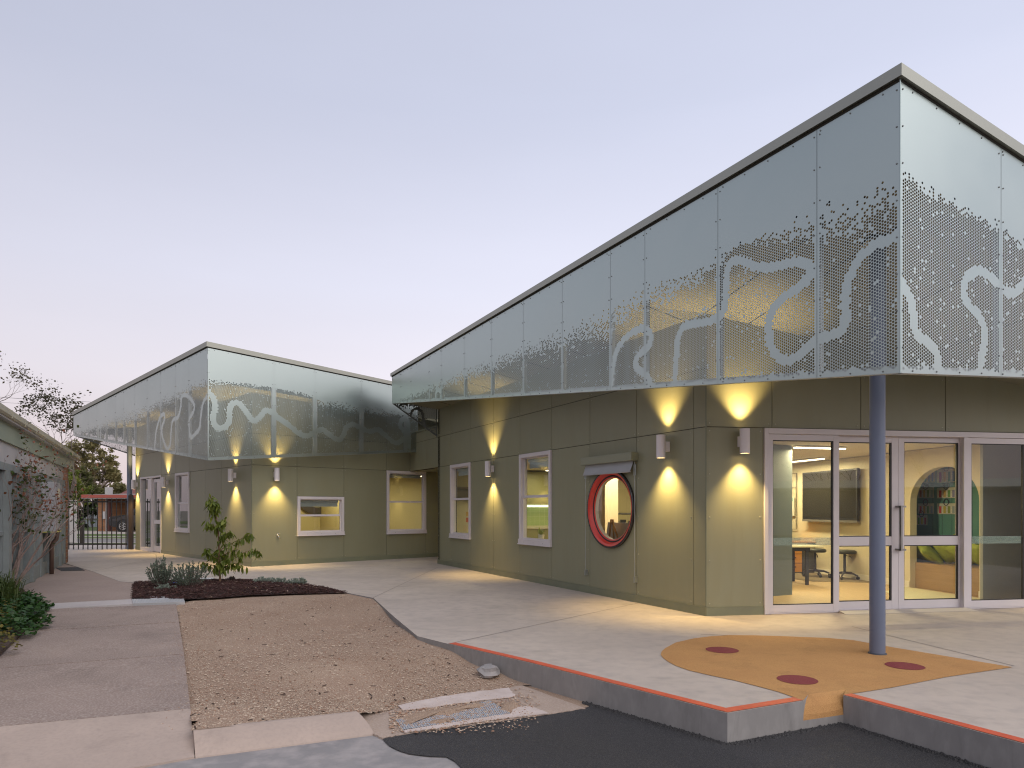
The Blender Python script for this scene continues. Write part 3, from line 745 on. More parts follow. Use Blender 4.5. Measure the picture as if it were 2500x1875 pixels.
def film(l, x0, x1):
    m, t, b = new_mat('frosted_film_%d' % len(MATS)); tr = t.nodes.new('ShaderNodeBsdfTransparent'); mx = t.nodes.new('ShaderNodeMixShader'); mx.inputs[0].default_value = .32
    b.inputs['Base Color'].default_value = (.55, .62, .58, 1); b.inputs['Roughness'].default_value = .6
    t.links.new(tr.outputs[0], mx.inputs[1]); t.links.new(b.outputs[0], mx.inputs[2]); t.links.new(mx.outputs[0], t.nodes['Material Output'].inputs[0])
    obj('frosted_band', MB().wbox(D, r4(x0), r4(x1), rl[0] + .015, rl[1] - .005, -.0145, -.0135), m, l)
film(fl, 704, 1060); film(fr_, 1894, 2205)
for l, x, s in ((d1, 1456, 1), (d2, 1492, 1)):
    pass
m_ = MB(); ph, pl = r4w(1465, 822), r4w(1465, 1092); uh = r4(1462)
for o0, o1 in ((.0, .055), (-.155, -.10)):
    m_.wbox(D, uh - .012, uh + .013, pl, ph, o0 + .02 if o0 > -.05 else o0, o1 if o0 > -.05 else o0 + .03)
m_.wbox(D, uh - .012, r4(1490), ph - .025, ph - .001, -.055, .05); m_.wbox(D, uh - .012, r4(1490), pl + .001, pl + .025, -.055, .05)
obj('pull_handle', m_, M_steel, d2)
# threshold ramp
m_ = MB(); a, b = r4(1098), r4(1846)
P = lambda u, w, o: D.p(u, w, o)
m_.hexa([P(a + .0, .001, .02), P(a - .02, .001, .18), P(b + .08, .001, .18), P(b + .03, .001, .02), P(a + .0, .03, .02), P(a - .02, .006, .18), P(b + .08, .006, .18), P(b + .03, .03, .02)])
obj('threshold_ramp', m_, mat('threshold', (.52, .47, .42), .6), bR)

# ---- round window with blind hood
n = WL.n
rw = obj('round_window', MB().lathe([(.592, .038), (.598, .044), (.622, .044), (.628, .036), (.628, .001), (.56, .001)], WL.p(cu, cw, 0), n, 72), mat('black_gloss', (.022, .018, .022), .22, coat=.4), bR, smooth=False)
rw['label'] = 'round window with red reveal and black rim'
M_rred = mat('red_gloss', (.66, .055, .035), .28, coat=.3)
obj('red_reveal', MB().lathe([(.596, .041), (.585, .042), (.555, .02), (.54, -.012), (.53, -.02)], WL.p(cu, cw, 0), n, 72), M_rred, rw, smooth=True)
obj('gasket', MB().lathe([(.534, -.018), (.524, -.012), (.510, -.014), (.508, -.03)], WL.p(cu, cw, 0), n, 72), M_dark, rw, smooth=True)
obj('inner_ring', MB().lathe([(.510, -.022), (.497, -.02), (.488, -.035)], WL.p(cu, cw, 0), n, 72), M_rred, rw, smooth=True)
obj('inner_reveal', MB().lathe([(.490, -.034), (.486, -.045), (.486, -.10)], WL.p(cu, cw, 0), n, 72), mat('cream_reveal', (.62, .56, .42), .6), rw, smooth=True)
obj('pane', MB().disc(WL.p(cu, cw, -.038), n, .49, 72), M_glass, rw)
hood = thing('blind_hood', 'olive blind hood with grey fabric hanging above the round window', 'awning', WL.p(cu, 0, 0))
ub, ua = WL.u(1434), WL.u(1558); hw = WL.w(1558, 1104); hl = hw - .125
m_ = MB().wquadbox(WL, [(ua, hl), (ub, hl), (ub, hw), (ua, hw)], .001, .13)
obj('hood_box', m_, mat('hood_paint', (.25, .26, .185), .4), hood, bevel=.006)
m_ = MB(); pf = [(hl - .0, .055), (hl - .05, .065), (hl - .15, .11), (hl - .165, .108)]
for (w0, o0), (w1, o1) in zip(pf, pf[1:]):
    m_.face([WL.p(ua + .05, w0, o0), WL.p(ub - .04, w0, o0), WL.p(ub - .04, w1, o1), WL.p(ua + .05, w1, o1)])
m_.tube([WL.p(ua + .05, hl - .165, .108), WL.p(ub - .04, hl - .165, .108)], .011, 8)
obj('blind_fabric', m_, mat('grey_fabric', (.42, .43, .44), .8, c2=(.38, .39, .40), scale=3), hood)
for uu, wb in ((ua + .02, .30), (ub - .015, .30)):
    m_ = MB().tube([WL.p(uu, hl - .02, .05), WL.p(uu, wb, .05)], .0035, 6); m_.wbox(WL, uu - .012, uu + .012, wb, wb + .09, .001, .06)
    m_.tube([WL.p(uu - .02, hl - .06, .05), WL.p(uu - .02, hl - .22, .05), WL.p(uu + .02, hl - .22, .05), WL.p(uu + .02, hl - .06, .05)], .005, 6)
    obj('guide_wire', m_, M_stud, hood)

# ---- left building walls
xl_ = [613, 541, 500.7, 463, 429, 394, 343.7, 330.4]
ul = [0] + [VL.u(x) for x in xl_[1:-1]] + [VLEN]
winb = VL.w(446, 1299)
rects = []
for i in range(len(ul) - 1):
    a, b = ul[i], ul[i + 1]; rects += [(a, b, J1, J2), (a, b, J2, 4.28)]
    if i == 3: rects.append((a, b, B0, winb))
    elif i == 5: continue
    else: rects.append((a, b, B0, J1))
obj('wall_core', clad(bL, VL, rects, fixL), M_joint, bL)
window(bL, VL, ul[3], ul[4], winb, J1, mid=.48, fix=fixL)
for q0, q1_ in ((-.012, ul[5] - .004), (ul[6], VLEN)): obj('base_flashing', MB().wbox(VL, q0, q1_, 0, B0 + .004, -.16, .012), M_trim, bL)
# door with side light
a, b = ul[5], ul[6]; m_ = MB(); mid = VL.u(370)
for u0, u1, w0, w1 in ((a, a + .05, .005, J1), (b - .06, b, .005, J1), (a + .05, b - .06, J1 - .06, J1 - .003), (mid - .04, mid + .04, .005, J1 - .06), (mid + .04, b - .06, .005, .12)):
    m_.wbox(VL, u0, u1, w0, w1, -.12, .02)
dl = obj('glazed_door', m_, M_white, bL); dl['label'] = 'white framed glass door with side light beside the gate'
m_ = MB(); la, lb = a + .055, mid - .045
for u0, u1, w0, w1 in ((la, la + .09, .02, 2.38), (lb - .09, lb, .02, 2.38), (la + .09, lb - .09, 2.27, 2.38), (la + .09, lb - .09, .02, .2), (la + .09, lb - .09, .92, 1.05)):
    m_.wbox(VL, u0, u1, w0, w1, -.09, -.045)
obj('door_leaf', m_, M_white, dl)
for u0, u1, w0, w1 in ((la + .08, lb - .08, .2, .92), (la + .08, lb - .08, 1.05, 2.27), (mid + .04, b - .06, .12, J1 - .06)):
    obj('pane', MB().wbox(VL, u0, u1, w0, w1, -.068, -.064), M_glass, dl)
obj('door_handle', MB().wbox(VL, la + .03, la + .055, .95, 1.25, -.045, .01), M_steel, dl)
# window wall
xr_ = [614.3, 725.3, 839.7, 943.6, 1039.9]
ur = [0] + [VR.u(x) for x in xr_[1:]] + [8.2]
wa0, wa1 = VR.w(725.3, 1308.5), VR.w(725.3, 1211.5); wb0 = VR.w(943.6, 1304)
rects = []
for i in range(len(ur) - 1):
    a, b = ur[i], ur[i + 1]; rects += [(a, b, J1, J2), (a, b, J2, 4.28 if i < 2 else 4.05)]
    if i == 1: rects += [(a, b, B0, wa0), (a, b, wa1, J1)]
    elif i == 3: rects.append((a, b, B0, wb0))
    else: rects.append((a, b, B0, J1))
obj('wall_core', clad(bL, VR, rects, fixL), M_joint, bL)
window(bL, VR, ur[1], ur[2], wa0, wa1, blind=.12, mid=.5, fix=fixL); window(bL, VR, ur[3], ur[4], wb0, J1, blind=.05, mid=.5, fix=fixL)
obj('base_flashing', MB().wbox(VR, -.012, 8.2, 0, B0 + .004, -.16, .0125), M_trim, bL)
obj('corner_trim', MB().tube([VL.p(0, B0, -.002), VL.p(0, 4.28, -.002)], .011, 6), M_trim, bL)
# end wall of the left building by the gate, and its back
WLe = Wall(LE, (.72, .69), n=(-.69, .72))
obj('end_wall', MB().wbox(WLe, 0, 6, 0, 4.2, -.15, 0), M_clad, bL)

# ---- link between the buildings: bulkhead over the passage, end wall of the right building
t_ = 3.1
BK = Wall(RE, WL.d, n=WL.n)
rb = [(0.0, .9, J1, J2), (.9, 2.2, J1, J2), (0.0, .9, J2, 3.52), (.9, 2.2, J2, 3.52)]
obj('wall_core', clad(bR, BK, [r for r in rb], fixR), M_joint, bR)
obj('bulkhead_cap', MB().wbox(BK, 0, 2.2, 3.522, 3.56, -.20, .02), M_trim, bR)
WE = Wall(RE, -WL.n, n=WL.d)                   # end wall, facing the passage
obj('wall_core', clad(bR, WE, [(0, 1.2, B0, J1), (1.2, 2.4, B0, J1), (2.4, 3.6, B0, J1), (3.6, 4.8, B0, J1), (4.8, 6.0, B0, J1), (0, 6.0, J1, 3.99)], fixR), M_joint, bR)
obj('passage_soffit', MB().prism([BK.p(0, J1, -.17), BK.p(2.4, J1, -.17), BK.p(3.2, J1, -6), BK.p(0, J1, -6)], .0, .06), M_clad, bR)
obj('passage_end', MB().prism([BK.p(-.1, 0, -5.0), BK.p(4.5, 0, -5.0), BK.p(4.5, 0, -5.1), BK.p(-.1, 0, -5.1)], 0, J1), M_clad, bR)
# ------------------------------------------------------------------ perforated fascias
PU, PV, HR = .0232, .0268, .0109
OCT = [(math.cos(k * math.pi / 4), math.sin(k * math.pi / 4)) for k in range(8)]
def seg_dist(u, w, pl):
    """distance from (u,w) arrays to a polyline"""
    best = np.full(u.shape, 9.0)
    for (a, b), (c, d) in zip(pl, pl[1:]):
        du, dw = c - a, d - b; L2 = du * du + dw * dw + 1e-9
        t = np.clip(((u - a) * du + (w - b) * dw) / L2, 0, 1)
        best = np.minimum(best, np.hypot(u - a - t * du, w - b - t * dw))
    return best
def smooth_line(pl, k=4):
    out = []
    P = [pl[0]] + pl + [pl[-1]]
    for i in range(1, len(P) - 2):
        p0, p1, p2, p3 = [np.array(P[j]) for j in (i - 1, i, i + 1, i + 2)]
        for s in range(k):
            t = s / k; out.append(tuple(.5 * ((2 * p1) + (-p0 + p2) * t + (2 * p0 - 5 * p1 + 4 * p2 - p3) * t * t + (-p0 + 3 * p1 - 3 * p2 + p3) * t ** 3)))
    out.append(tuple(pl[-1])); return out
class Fascia:
    def __init__(s, W, bot, top, upper, full, rivers, half, seed):
        s.W, s.bot, s.top, s.rivers, s.half = W, bot, top, rivers, half
        s.upper = sorted(upper); s.full = sorted(full); s.rng = np.random.default_rng(seed)
    def holes(s, u, w):
        up = np.interp(u, [q[0] for q in s.upper], [q[1] for q in s.upper]); fu = np.interp(u, [q[0] for q in s.full], [q[1] for q in s.full])
        t = np.clip((up - w) / np.maximum(up - fu, .02), 0, 1)
        clump = .5 + .5 * np.sin(u * 31 + 3 * np.sin(w * 17)) * np.sin(w * 37 + 2 * np.sin(u * 23))
        pr = np.where(w > up, 0, np.where(w < fu, .972, .95 * t ** 1.6 * (.55 + .9 * clump)))
        pr = np.where(w > s.bot(u) + .16, pr, np.minimum(pr, .93 - .35 * (w < s.bot(u) + .06)))
        on = s.rng.random(u.shape) < pr
        for r in s.rivers: on &= seg_dist(u, w, r) > s.half + .006 * np.sin(u * 90 + w * 70)
        return on
    def panel(s, u0, u1, name, m, parent, o=0.0, edge=.016):
        W = s.W; n = max(1, round((u1 - u0) / PU)); du = (u1 - u0) / n
        V = []; Fc = []; off = OFF.get(parent.name, Vector())
        bx, by = W.o.x + W.n.x * o - off.x, W.o.y + W.n.y * o - off.y; dx, dy, oz = W.d.x, W.d.y, off.z
        def v(u, w): V.append((bx + dx * u, by + dy * u, w - oz)); return len(V) - 1
        up = max(q[1] for q in s.upper)
        for c in range(n):
            a = u0 + c * du; b = a + du; uc = (a + b) / 2
            wb0, wb1, wt0, wt1 = s.bot(a), s.bot(b), s.top(a), s.top(b)
            lo = max(wb0, wb1) + .022; hi = min(wt0, wt1) - .03
            prev = None; pa, pb = v(a, wb0), v(b, wb1)
            if uc - u0 > edge and u1 - uc > edge:
                sh = PV / 2 if (int(round(uc / PU)) % 2) else 0
                k0 = math.ceil((lo + PV / 2 - sh) / PV); k1 = math.floor((min(hi, up + .02) - PV / 2 - sh) / PV)
                if k1 >= k0:
                    ws = np.arange(k0, k1 + 1) * PV + sh; on = s.holes(np.full(ws.shape, uc), ws)
                    for w in ws[on]:
                        w = float(w); w0, w1 = w - PV / 2, w + PV / 2
                        c0, c1 = v(a, w0), v(b, w0)
                        Fc.append((pa, pb, c1, c0))
                        c3, c2 = v(a, w1), v(b, w1)
                        h = [v(uc + HR * x, w + HR * y) for x, y in OCT]
                        Fc += [(c1, c2, h[0]), (c2, h[1], h[0]), (c1, h[0], h[7]), (c2, c3, h[2]), (c3, h[3], h[2]), (c2, h[2], h[1]),
                               (c3, c0, h[4]), (c0, h[5], h[4]), (c3, h[4], h[3]), (c0, c1, h[6]), (c1, h[7], h[6]), (c0, h[6], h[5])]
                        pa, pb = c3, c2
            t0, t1 = v(a, wt0), v(b, wt1)
            Fc.append((pa, pb, t1, t0))
        me = bpy.data.meshes.new(name); me.from_pydata(V, [], Fc); me.update()
        return link(name, me, m, parent)

lin = lambda a, b, L: (lambda u: a + (b - a) * u / L)
def conv(W, pts, s, ox, oy): return [W.uw(ox + x / s, oy + y / s) for x, y in pts]
def src(W, pts): return [W.uw(x, y) for x, y in pts]

# right building: long fascia from the prow K to the far end L
ZK = 5.54
K = Vector((948 * ZK / F, ZK, 0)); ZL = ZK * 3.136; Lp = Vector(((957 - CX) * ZL / F, ZL, 0))
FL = Wall(K, Lp - K); FR = Wall(K, (math.sin(R(65.7)), math.cos(R(65.7))))
LFL = (Lp - K).length; LFR = 4.2
botFL, topFL = lin(2.507, 4.088, LFL), lin(4.896, 4.778, LFL)
botFR, topFR = (lambda u: 2.507 + .06 * u), (lambda u: 4.896 - .19 * u)
r5 = lambda W, p: conv(W, p, 1.952, 1600, 100)
r6 = lambda W, p: conv(W, p, 2.765, 900, 500)
riv1 = smooth_line(r5(FL, [(1165, 925), (1120, 945), (1060, 965), (985, 1025), (940, 1090), (915, 1160), (905, 1240), (905, 1330), (880, 1385), (820, 1405), (770, 1420), (730, 1450), (690, 1490), (640, 1520), (590, 1510), (555, 1460), (540, 1390), (545, 1320), (570, 1262), (620, 1218), (680, 1180), (725, 1135), (735, 1085), (710, 1058), (640, 1057), (560, 1078), (480, 1075), (420, 1050), (372, 1045), (348, 1080), (337, 1150), (332, 1240), (315, 1300), (270, 1330), (200, 1345), (140, 1362), (112, 1400), (102, 1470), (96, 1560), (90, 1645)]))
riv2 = smooth_line(r6(FL, [(1635, 1245), (1645, 1120), (1665, 1020), (1700, 940), (1760, 880), (1830, 838), (1885, 850), (1905, 900), (1895, 950), (1850, 990), (1812, 1030), (1800, 1080), (1840, 1130), (1885, 1160), (1905, 1225)]))
riv3 = smooth_line(r6(FL, [(452, 1305), (454, 1270), (462, 1250), (476, 1250), (486, 1268), (488, 1300)]))
upFL = src(FL, [(2190, 420), (2135, 428), (2085, 452), (2035, 478), (1974, 505), (1907, 535), (1830, 580), (1713, 630), (1615, 675), (1576, 695), (1486, 739), (1370, 789), (1276, 833), (1200, 869), (1131, 901), (1081, 927), (1008, 959), (972, 974), (957, 980)])
fuFL = src(FL, [(2190, 530), (2112, 587), (2010, 602), (1907, 592), (1805, 602), (1752, 650), (1702, 715), (1600, 750), (1569, 753), (1493, 825), (1370, 862), (1276, 876), (1200, 916), (1131, 934), (1045, 963), (957, 990)])
fascL = Fascia(FL, botFL, topFL, upFL, fuFL, [riv1, riv2, riv3], .047, 11)
s2 = lambda W, p: conv(W, p, 4.74, 2100, 600)
rva = smooth_line(s2(FR, [(455, 380), (480, 430), (530, 520), (590, 640), (612, 760), (622, 880), (645, 1000), (720, 1080), (810, 1150), (870, 1230), (900, 1320), (905, 1420)]))
rvb = smooth_line(s2(FR, [(1395, 1430), (1400, 1300), (1430, 1180), (1440, 1050), (1430, 920), (1370, 800), (1290, 720), (1225, 640), (1200, 540), (1212, 420), (1262, 335), (1350, 292), (1450, 312), (1530, 372), (1600, 435), (1680, 515), (1760, 552), (1830, 505), (1900, 430), (2050, 330), (2250, 420), (2500, 900)]))
upFR = src(FR, [(2198, 400), (2286, 455), (2348, 492), (2440, 540), (2500, 575), (2700, 680), (3000, 800)])
fuFR = src(FR, [(2198, 440), (2286, 490), (2348, 522), (2440, 575), (2500, 620), (2700, 730), (3000, 850)])
fascR = Fascia(FR, botFR, topFR, upFR, fuFR, [rva, rvb], .044, 12)

def make_canopy(b, name, fascias, soff_pts, soff_h, wallcorner, fixm):
    m_ = MB()
    base = [Vector((p.x, p.y, soff_h(p))) for p in soff_pts]
    m_.face(base); cp = obj('canopy', m_, M_soffit, b)
    return cp
def studs(cp, W, joints, bot, top, soff_h, wide=.06):
    for u in joints:
        m_ = MB(); w0, w1 = bot(u) + .012, top(u) - .02
        m_.wbox(W, u - wide / 2, u + wide / 2, w0, w1, -.055, -.004); obj('stud', m_, M_stud, cp)
def rails(cp, W, u0, u1, bot, top, name='bottom_rail'):
    m_ = MB(); m_.hexa([W.p(u0, bot(u0) - .004, -.06), W.p(u1, bot(u1) - .004, -.06), W.p(u1, bot(u1) - .004, .004), W.p(u0, bot(u0) - .004, .004),
                        W.p(u0, bot(u0) - .001, -.06), W.p(u1, bot(u1) - .001, -.06), W.p(u1, bot(u1) - .001, .004), W.p(u0, bot(u0) - .001, .004)])
    m_.hexa([W.p(u0, bot(u0), -.062), W.p(u1, bot(u1), -.062), W.p(u1, bot(u1), -.056), W.p(u0, bot(u0), -.056),
             W.p(u0, bot(u0) + .07, -.062), W.p(u1, bot(u1) + .07, -.062), W.p(u1, bot(u1) + .07, -.056), W.p(u0, bot(u0) + .07, -.056)])
    obj(name, m_, M_stud, cp)
def cap(cp, W, u0, u1, top, h0, h1):
    m_ = MB(); o0, o1 = -.25, .035; ui = .235; u0 = -.0335      # mitred at the prow
    m_.hexa([W.p(ui, top(ui) + .002, o0), W.p(u1, top(u1) + .002, o0), W.p(u1, top(u1) + .002, o1), W.p(u0, top(0) + .002, o1),
             W.p(ui, top(ui) + h0, o0), W.p(u1, top(u1) + h1, o0), W.p(u1, top(u1) + h1, o1), W.p(u0, top(0) + h0, o1)])
    u0 = 0.0
    obj('capping', m_, M_cap, cp)
    m_ = MB(); m_.hexa([W.p(u0, top(u0) - .022, .0015), W.p(u1, top(u1) - .022, .0015), W.p(u1, top(u1) - .022, .004), W.p(u0, top(u0) - .022, .004),
             W.p(u0, top(u0) + .003, .0015), W.p(u1, top(u1) + .003, .0015), W.p(u1, top(u1) + .003, .004), W.p(u0, top(u0) + .003, .004)])
    obj('shadow_gap', m_, M_joint, cp)
def bolts(fx, W, joints, bot, top, L, step=.30):
    for u in joints:
        for du in (-.03, .03):
            if not 0 < u + du < L: continue
            w = top(u) - .08
            while w > bot(u) + .05:
                fx.lathe([(.0001, .007), (.006, .006), (.008, 0)], W.p(u + du, w, 0), W.n, 6); w -= step
    u = .15
    while u < L:
        fx.lathe([(.0001, .007), (.006, .006), (.008, 0)], W.p(u, top(u) - .05, 0), W.n, 6)
        fx.lathe([(.0001, .007), (.006, .006), (.008, 0)], W.p(u, bot(u) + .018, 0), W.n, 6); u += .30

spR = [Lp, K, FR.p(LFR, 0), WD.p(WD.u(2900), 0), RC, RE]
cpR = make_canopy(bR, 'canopy', None, spR, soffR, RC, fixR); cpR['label'] = 'perforated metal canopy with a sharp raised corner'
jL = [0] + [FL.u(x) for x in (1994.5, 1752.7, 1574.5, 1489.9, 1372.7, 1277.6, 1199.5, 1133.6, 1077.6, 1047.6, 1003.4, 978.5)] + [LFL]
for a, b in zip(jL, jL[1:]): fascL.panel(a + .003, b - .003, 'fascia_panel', M_galv, cpR)
jR = [0, FR.u(2444), FR.u(2444) * 2, FR.u(2444) * 3, LFR]
for a, b in zip(jR, jR[1:]):
    if b - a > .1: fascR.panel(a + .003, b - .003, 'fascia_panel', M_galv, cpR)
studs(cpR, FL, jL[1:-1], botFL, topFL, soffR); studs(cpR, FR, jR[1:-1], botFR, topFR, soffR)
rails(cpR, FL, 0.02, LFL, botFL, topFL); rails(cpR, FR, .02, LFR, botFR, topFR)
cap(cpR, FL, -.012, LFL + .03, topFL, .10, .078); cap(cpR, FR, .03, LFR, topFR, .10, .10)
bolts(fixR, FL, jL, botFL, topFL, LFL); bolts(fixR, FR, jR, botFR, topFR, LFR)
obj('corner_flashing', MB().tube([K + Vector((0, 0, 2.505)), K + Vector((0, 0, 4.9))], .006, 6), mat('flashing', (.30, .36, .36), .4, .9), cpR)
# end return at L: perforated triangle back to the wall
FE = Wall(Lp, RE - Lp, n=WL.d); LE_ = (RE - Lp).length
botE, topE = lin(4.088, 3.24, LE_), lin(4.778, 4.70, LE_)
rE = smooth_line([(.45, 3.7), (.5, 3.9), (.62, 3.98), (.75, 3.9), (.8, 3.7), (.85, 3.45)])
fE = Fascia(FE, botE, topE, [(0, 4.15), (LE_, 4.1)], [(0, 4.0), (LE_, 3.98)], [rE], .035, 13)
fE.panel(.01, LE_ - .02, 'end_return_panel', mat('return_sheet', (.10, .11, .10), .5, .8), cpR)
# structure behind the fascia: roof, its underside joints, outriggers
roofz = lambda p: soffR(p) + .55
rp = [Lp + Vector((.12, .05, 0)), K + Vector((.02, .12, 0)), FR.p(LFR, 0, -.05), Vector((13, 11, 0)), Vector((13, 24, 0)), RE + Vector((3.0, 3.2, 0)), RE + Vector((0, .6, 0))]
obj('roof', MB().prism([Vector((p.x, p.y, min(4.72, roofz(p)))) for p in rp], 0, .03), M_cap, bR)
m_ = MB()
for k in range(9):
    u = .4 + k * 1.2; a = WL.p(u, 0, .01); b = WL.p(u, 0, 1.0)
    if u < 10: m_.bar(a + Vector((0, 0, soffR(a) - .003)), b + Vector((0, 0, soffR(b) - .003)), .012, .004)
for k in range(4):
    a = WD.p(.6 + 1.2 * k, 0, .01); b = a + FR.n * 3.2
    b = WD.p(.6 + 1.2 * k, 0, max(.2, 2.9 - .3 * k)); m_.bar(a + Vector((0, 0, soffR(a) - .003)), b + Vector((0, 0, soffR(b) - .003)), .012, .004)
a, b = WL.p(0, 0, 0.02), K + (RC - K) * .12; m_.bar(a + Vector((0, 0, soffR(a) - .003)), b + Vector((0, 0, soffR(b) - .003)), .012, .004)
obj('soffit_joints', m_, M_joint, cpR)
# left building canopy
ZM = 15.45
Mp = Vector(((507 - CX) * ZM / F, ZM, 0)); ZN = ZM * .0020479 / .0012265; Np = Vector(((179.3 - CX) * ZN / F, ZN, 0))
GL = Wall(Mp, Np - Mp); GR = Wall(Mp, (.763, .647)); LGL = (Np - Mp).length; LGR = (19.06 - ZM) / .647
soffL = lambda p: 4.24 + .066 * (Vector((p.x, p.y, 0)) - LC).dot(VL.n)
botGL, topGL = lin(2.507, 4.175, LGL), lin(5.075, 4.944, LGL)
botGR, topGR = (lambda u: 2.507 + (3.0 - 2.507) * u / LGR), (lambda u: 5.075 - (5.075 - 4.775) * u / 4.73)
q1 = lambda W, p: conv(W, p, 2.37, 0, 800); q2 = lambda W, p: conv(W, p, 2.37, 400, 800)
rl1 = smooth_line(q1(GL, [(895, 695), (903, 600), (925, 522), (948, 500), (952, 530), (935, 590), (945, 650), (967, 700), (985, 675), (990, 600), (1000, 535), (1030, 518), (1045, 460), (1052, 400), (1078, 392), (1110, 420), (1125, 460), (1112, 500), (1095, 530), (1095, 590), (1105, 635), (1135, 608), (1155, 580), (1162, 510), (1175, 435), (1202, 390)]))
rl2 = smooth_line(q1(GL, [(568, 645), (568, 590), (575, 572), (580, 590), (581, 640)]))
upGL = q1(GL, [(1200, 285), (1100, 320), (1040, 355), (950, 390), (850, 440), (700, 490), (600, 540), (500, 575), (425, 597)])
fuGL = q1(GL, [(1200, 345), (1100, 375), (1040, 420), (900, 480), (800, 550), (700, 575), (600, 592), (500, 612), (425, 622)])
gl = Fascia(GL, botGL, topGL, upGL, fuGL, [rl1, rl2], .052, 14)
rr1 = smooth_line(q2(GR, [(250, 372), (285, 400), (297, 460), (285, 530), (310, 577), (350, 575), (377, 540), (382, 470), (402, 437), (440, 442), (480, 490), (520, 540), (560, 512), (585, 482), (620, 485), (660, 520), (720, 562), (780, 610), (830, 627), (880, 602), (920, 590), (960, 620), (1010, 650), (1040, 620), (1055, 577), (1095, 560), (1140, 580), (1190, 600), (1240, 590), (1290, 630), (1340, 667), (1380, 650), (1402, 610), (1367, 570), (1382, 530), (1410, 540), (1417, 610), (1420, 690)]))
upGR = q2(GR, [(255, 275), (350, 298), (450, 312), (560, 332), (650, 345), (800, 372), (900, 405), (1000, 420), (1100, 435), (1200, 455), (1300, 472), (1380, 480), (1470, 500)])
fuGR = q2(GR, [(255, 345), (350, 328), (620, 348), (850, 402), (900, 455), (1000, 482), (1150, 505), (1470, 530)])
grf = Fascia(GR, botGR, topGR, upGR, fuGR, [rr1], .066, 15)
spL = [Np, Mp, GR.p(LGR, 0), VR.p(8, 0), LC, LE]
cpL = make_canopy(bL, 'canopy', None, spL, soffL, LC, fixL); cpL['label'] = 'perforated metal canopy of the building by the gate'
jl = [0] + [GL.u(x) for x in (461.2, 428.7, 391.6, 359, 328.7, 301.3, 281.4, 258.2, 236.3, 215.2, 197)] + [LGL]
for a, b in zip(jl, jl[1:]): gl.panel(a + .003, b - .003, 'fascia_panel', M_galv, cpL)
jr = [0, GR.u(668.8), GR.u(769.2), GR.u(882.9), GR.u(991), LGR]
for a, b in zip(jr, jr[1:]): grf.panel(a + .003, b - .003, 'fascia_panel', M_galv, cpL)
studs(cpL, GL, jl[1:-1], botGL, topGL, soffL); studs(cpL, GR, jr[1:-1], botGR, topGR, soffL, .12)
rails(cpL, GL, .02, LGL, botGL, topGL); rails(cpL, GR, .02, LGR, botGR, topGR)
cap(cpL, GL, -.012, LGL + .03, topGL, .115, .13); cap(cpL, GR, .03, LGR + .4, topGR, .115, .085)
bolts(fixL, GL, jl, botGL, topGL, LGL, .5); bolts(fixL, GR, jr, botGR, topGR, LGR, .5)
GE = Wall(Np, LE - Np, n=(.5, .86)); LGE = (LE - Np).length
gE = Fascia(GE, lin(4.175, 3.23, LGE), lin(4.9, 4.3, LGE), [(0, 4.5), (LGE, 3.9)], [(0, 4.4), (LGE, 3.7)], [], .03, 16)
gE.panel(.01, LGE - .02, 'end_return_panel', MATS['return_sheet'], cpL)
rp = [Np + Vector((.1, -.05, 0)), Mp + Vector((0, .1, 0)), GR.p(LGR, 0, -.05), VR.p(9, 0, 0), VR.p(9, 0, -8), LE + Vector((4, 5, 0)), LE]
obj('roof', MB().prism([Vector((p.x, p.y, min(4.85, soffL(p) + .5))) for p in rp], 0, .03), M_cap, bL)
tag(obj('panel_screws', scrR, M_fix, bR), kind='stuff'); tag(obj('panel_screws', scrL, M_fix, bL), kind='stuff'); tag(obj('fixings', fixR, M_bolt, bR), kind='stuff'); tag(obj('fixings', fixL, M_bolt, bL), kind='stuff')

# ------------------------------------------------------------------ posts
def post(base, htop, r, label):
    t = thing('steel_post', label, 'post', base)
    obj('shaft', MB().lathe([(r, 0), (r, htop)], base, (0, 0, 1), 28), M_post, t, smooth=True)
    obj('sealant_ring', MB().lathe([(r - .002, .012), (r + .008, .010), (r + .014, .0)], Vector(base) + Vector((0, 0, .0045)), (0, 0, 1), 28), mat('sealant_%d' % len(MATS), (.06, .065, .08), .7), t)
    obj('base_plate', MB().lathe([(r - .01, .0), (r - .01, .001), (r - .012, .002)], Vector(base) + Vector((0, 0, .006)), (0, 0, 1), 24), M_post, t)
    obj('cap_plate', MB().box(base[0] - .12, base[0] + .12, base[1] - .12, base[1] + .12, htop, htop + .012), M_stud, t)
P1 = gp(2142, 1596.5); post(P1, soffR(P1) - .02, .07, 'blue-grey round steel post rising from the orange surface')
P2 = gp(316.5, 1341); post(P2, soffL(P2) - .02, .085, 'blue-grey round steel post beside the black gate')

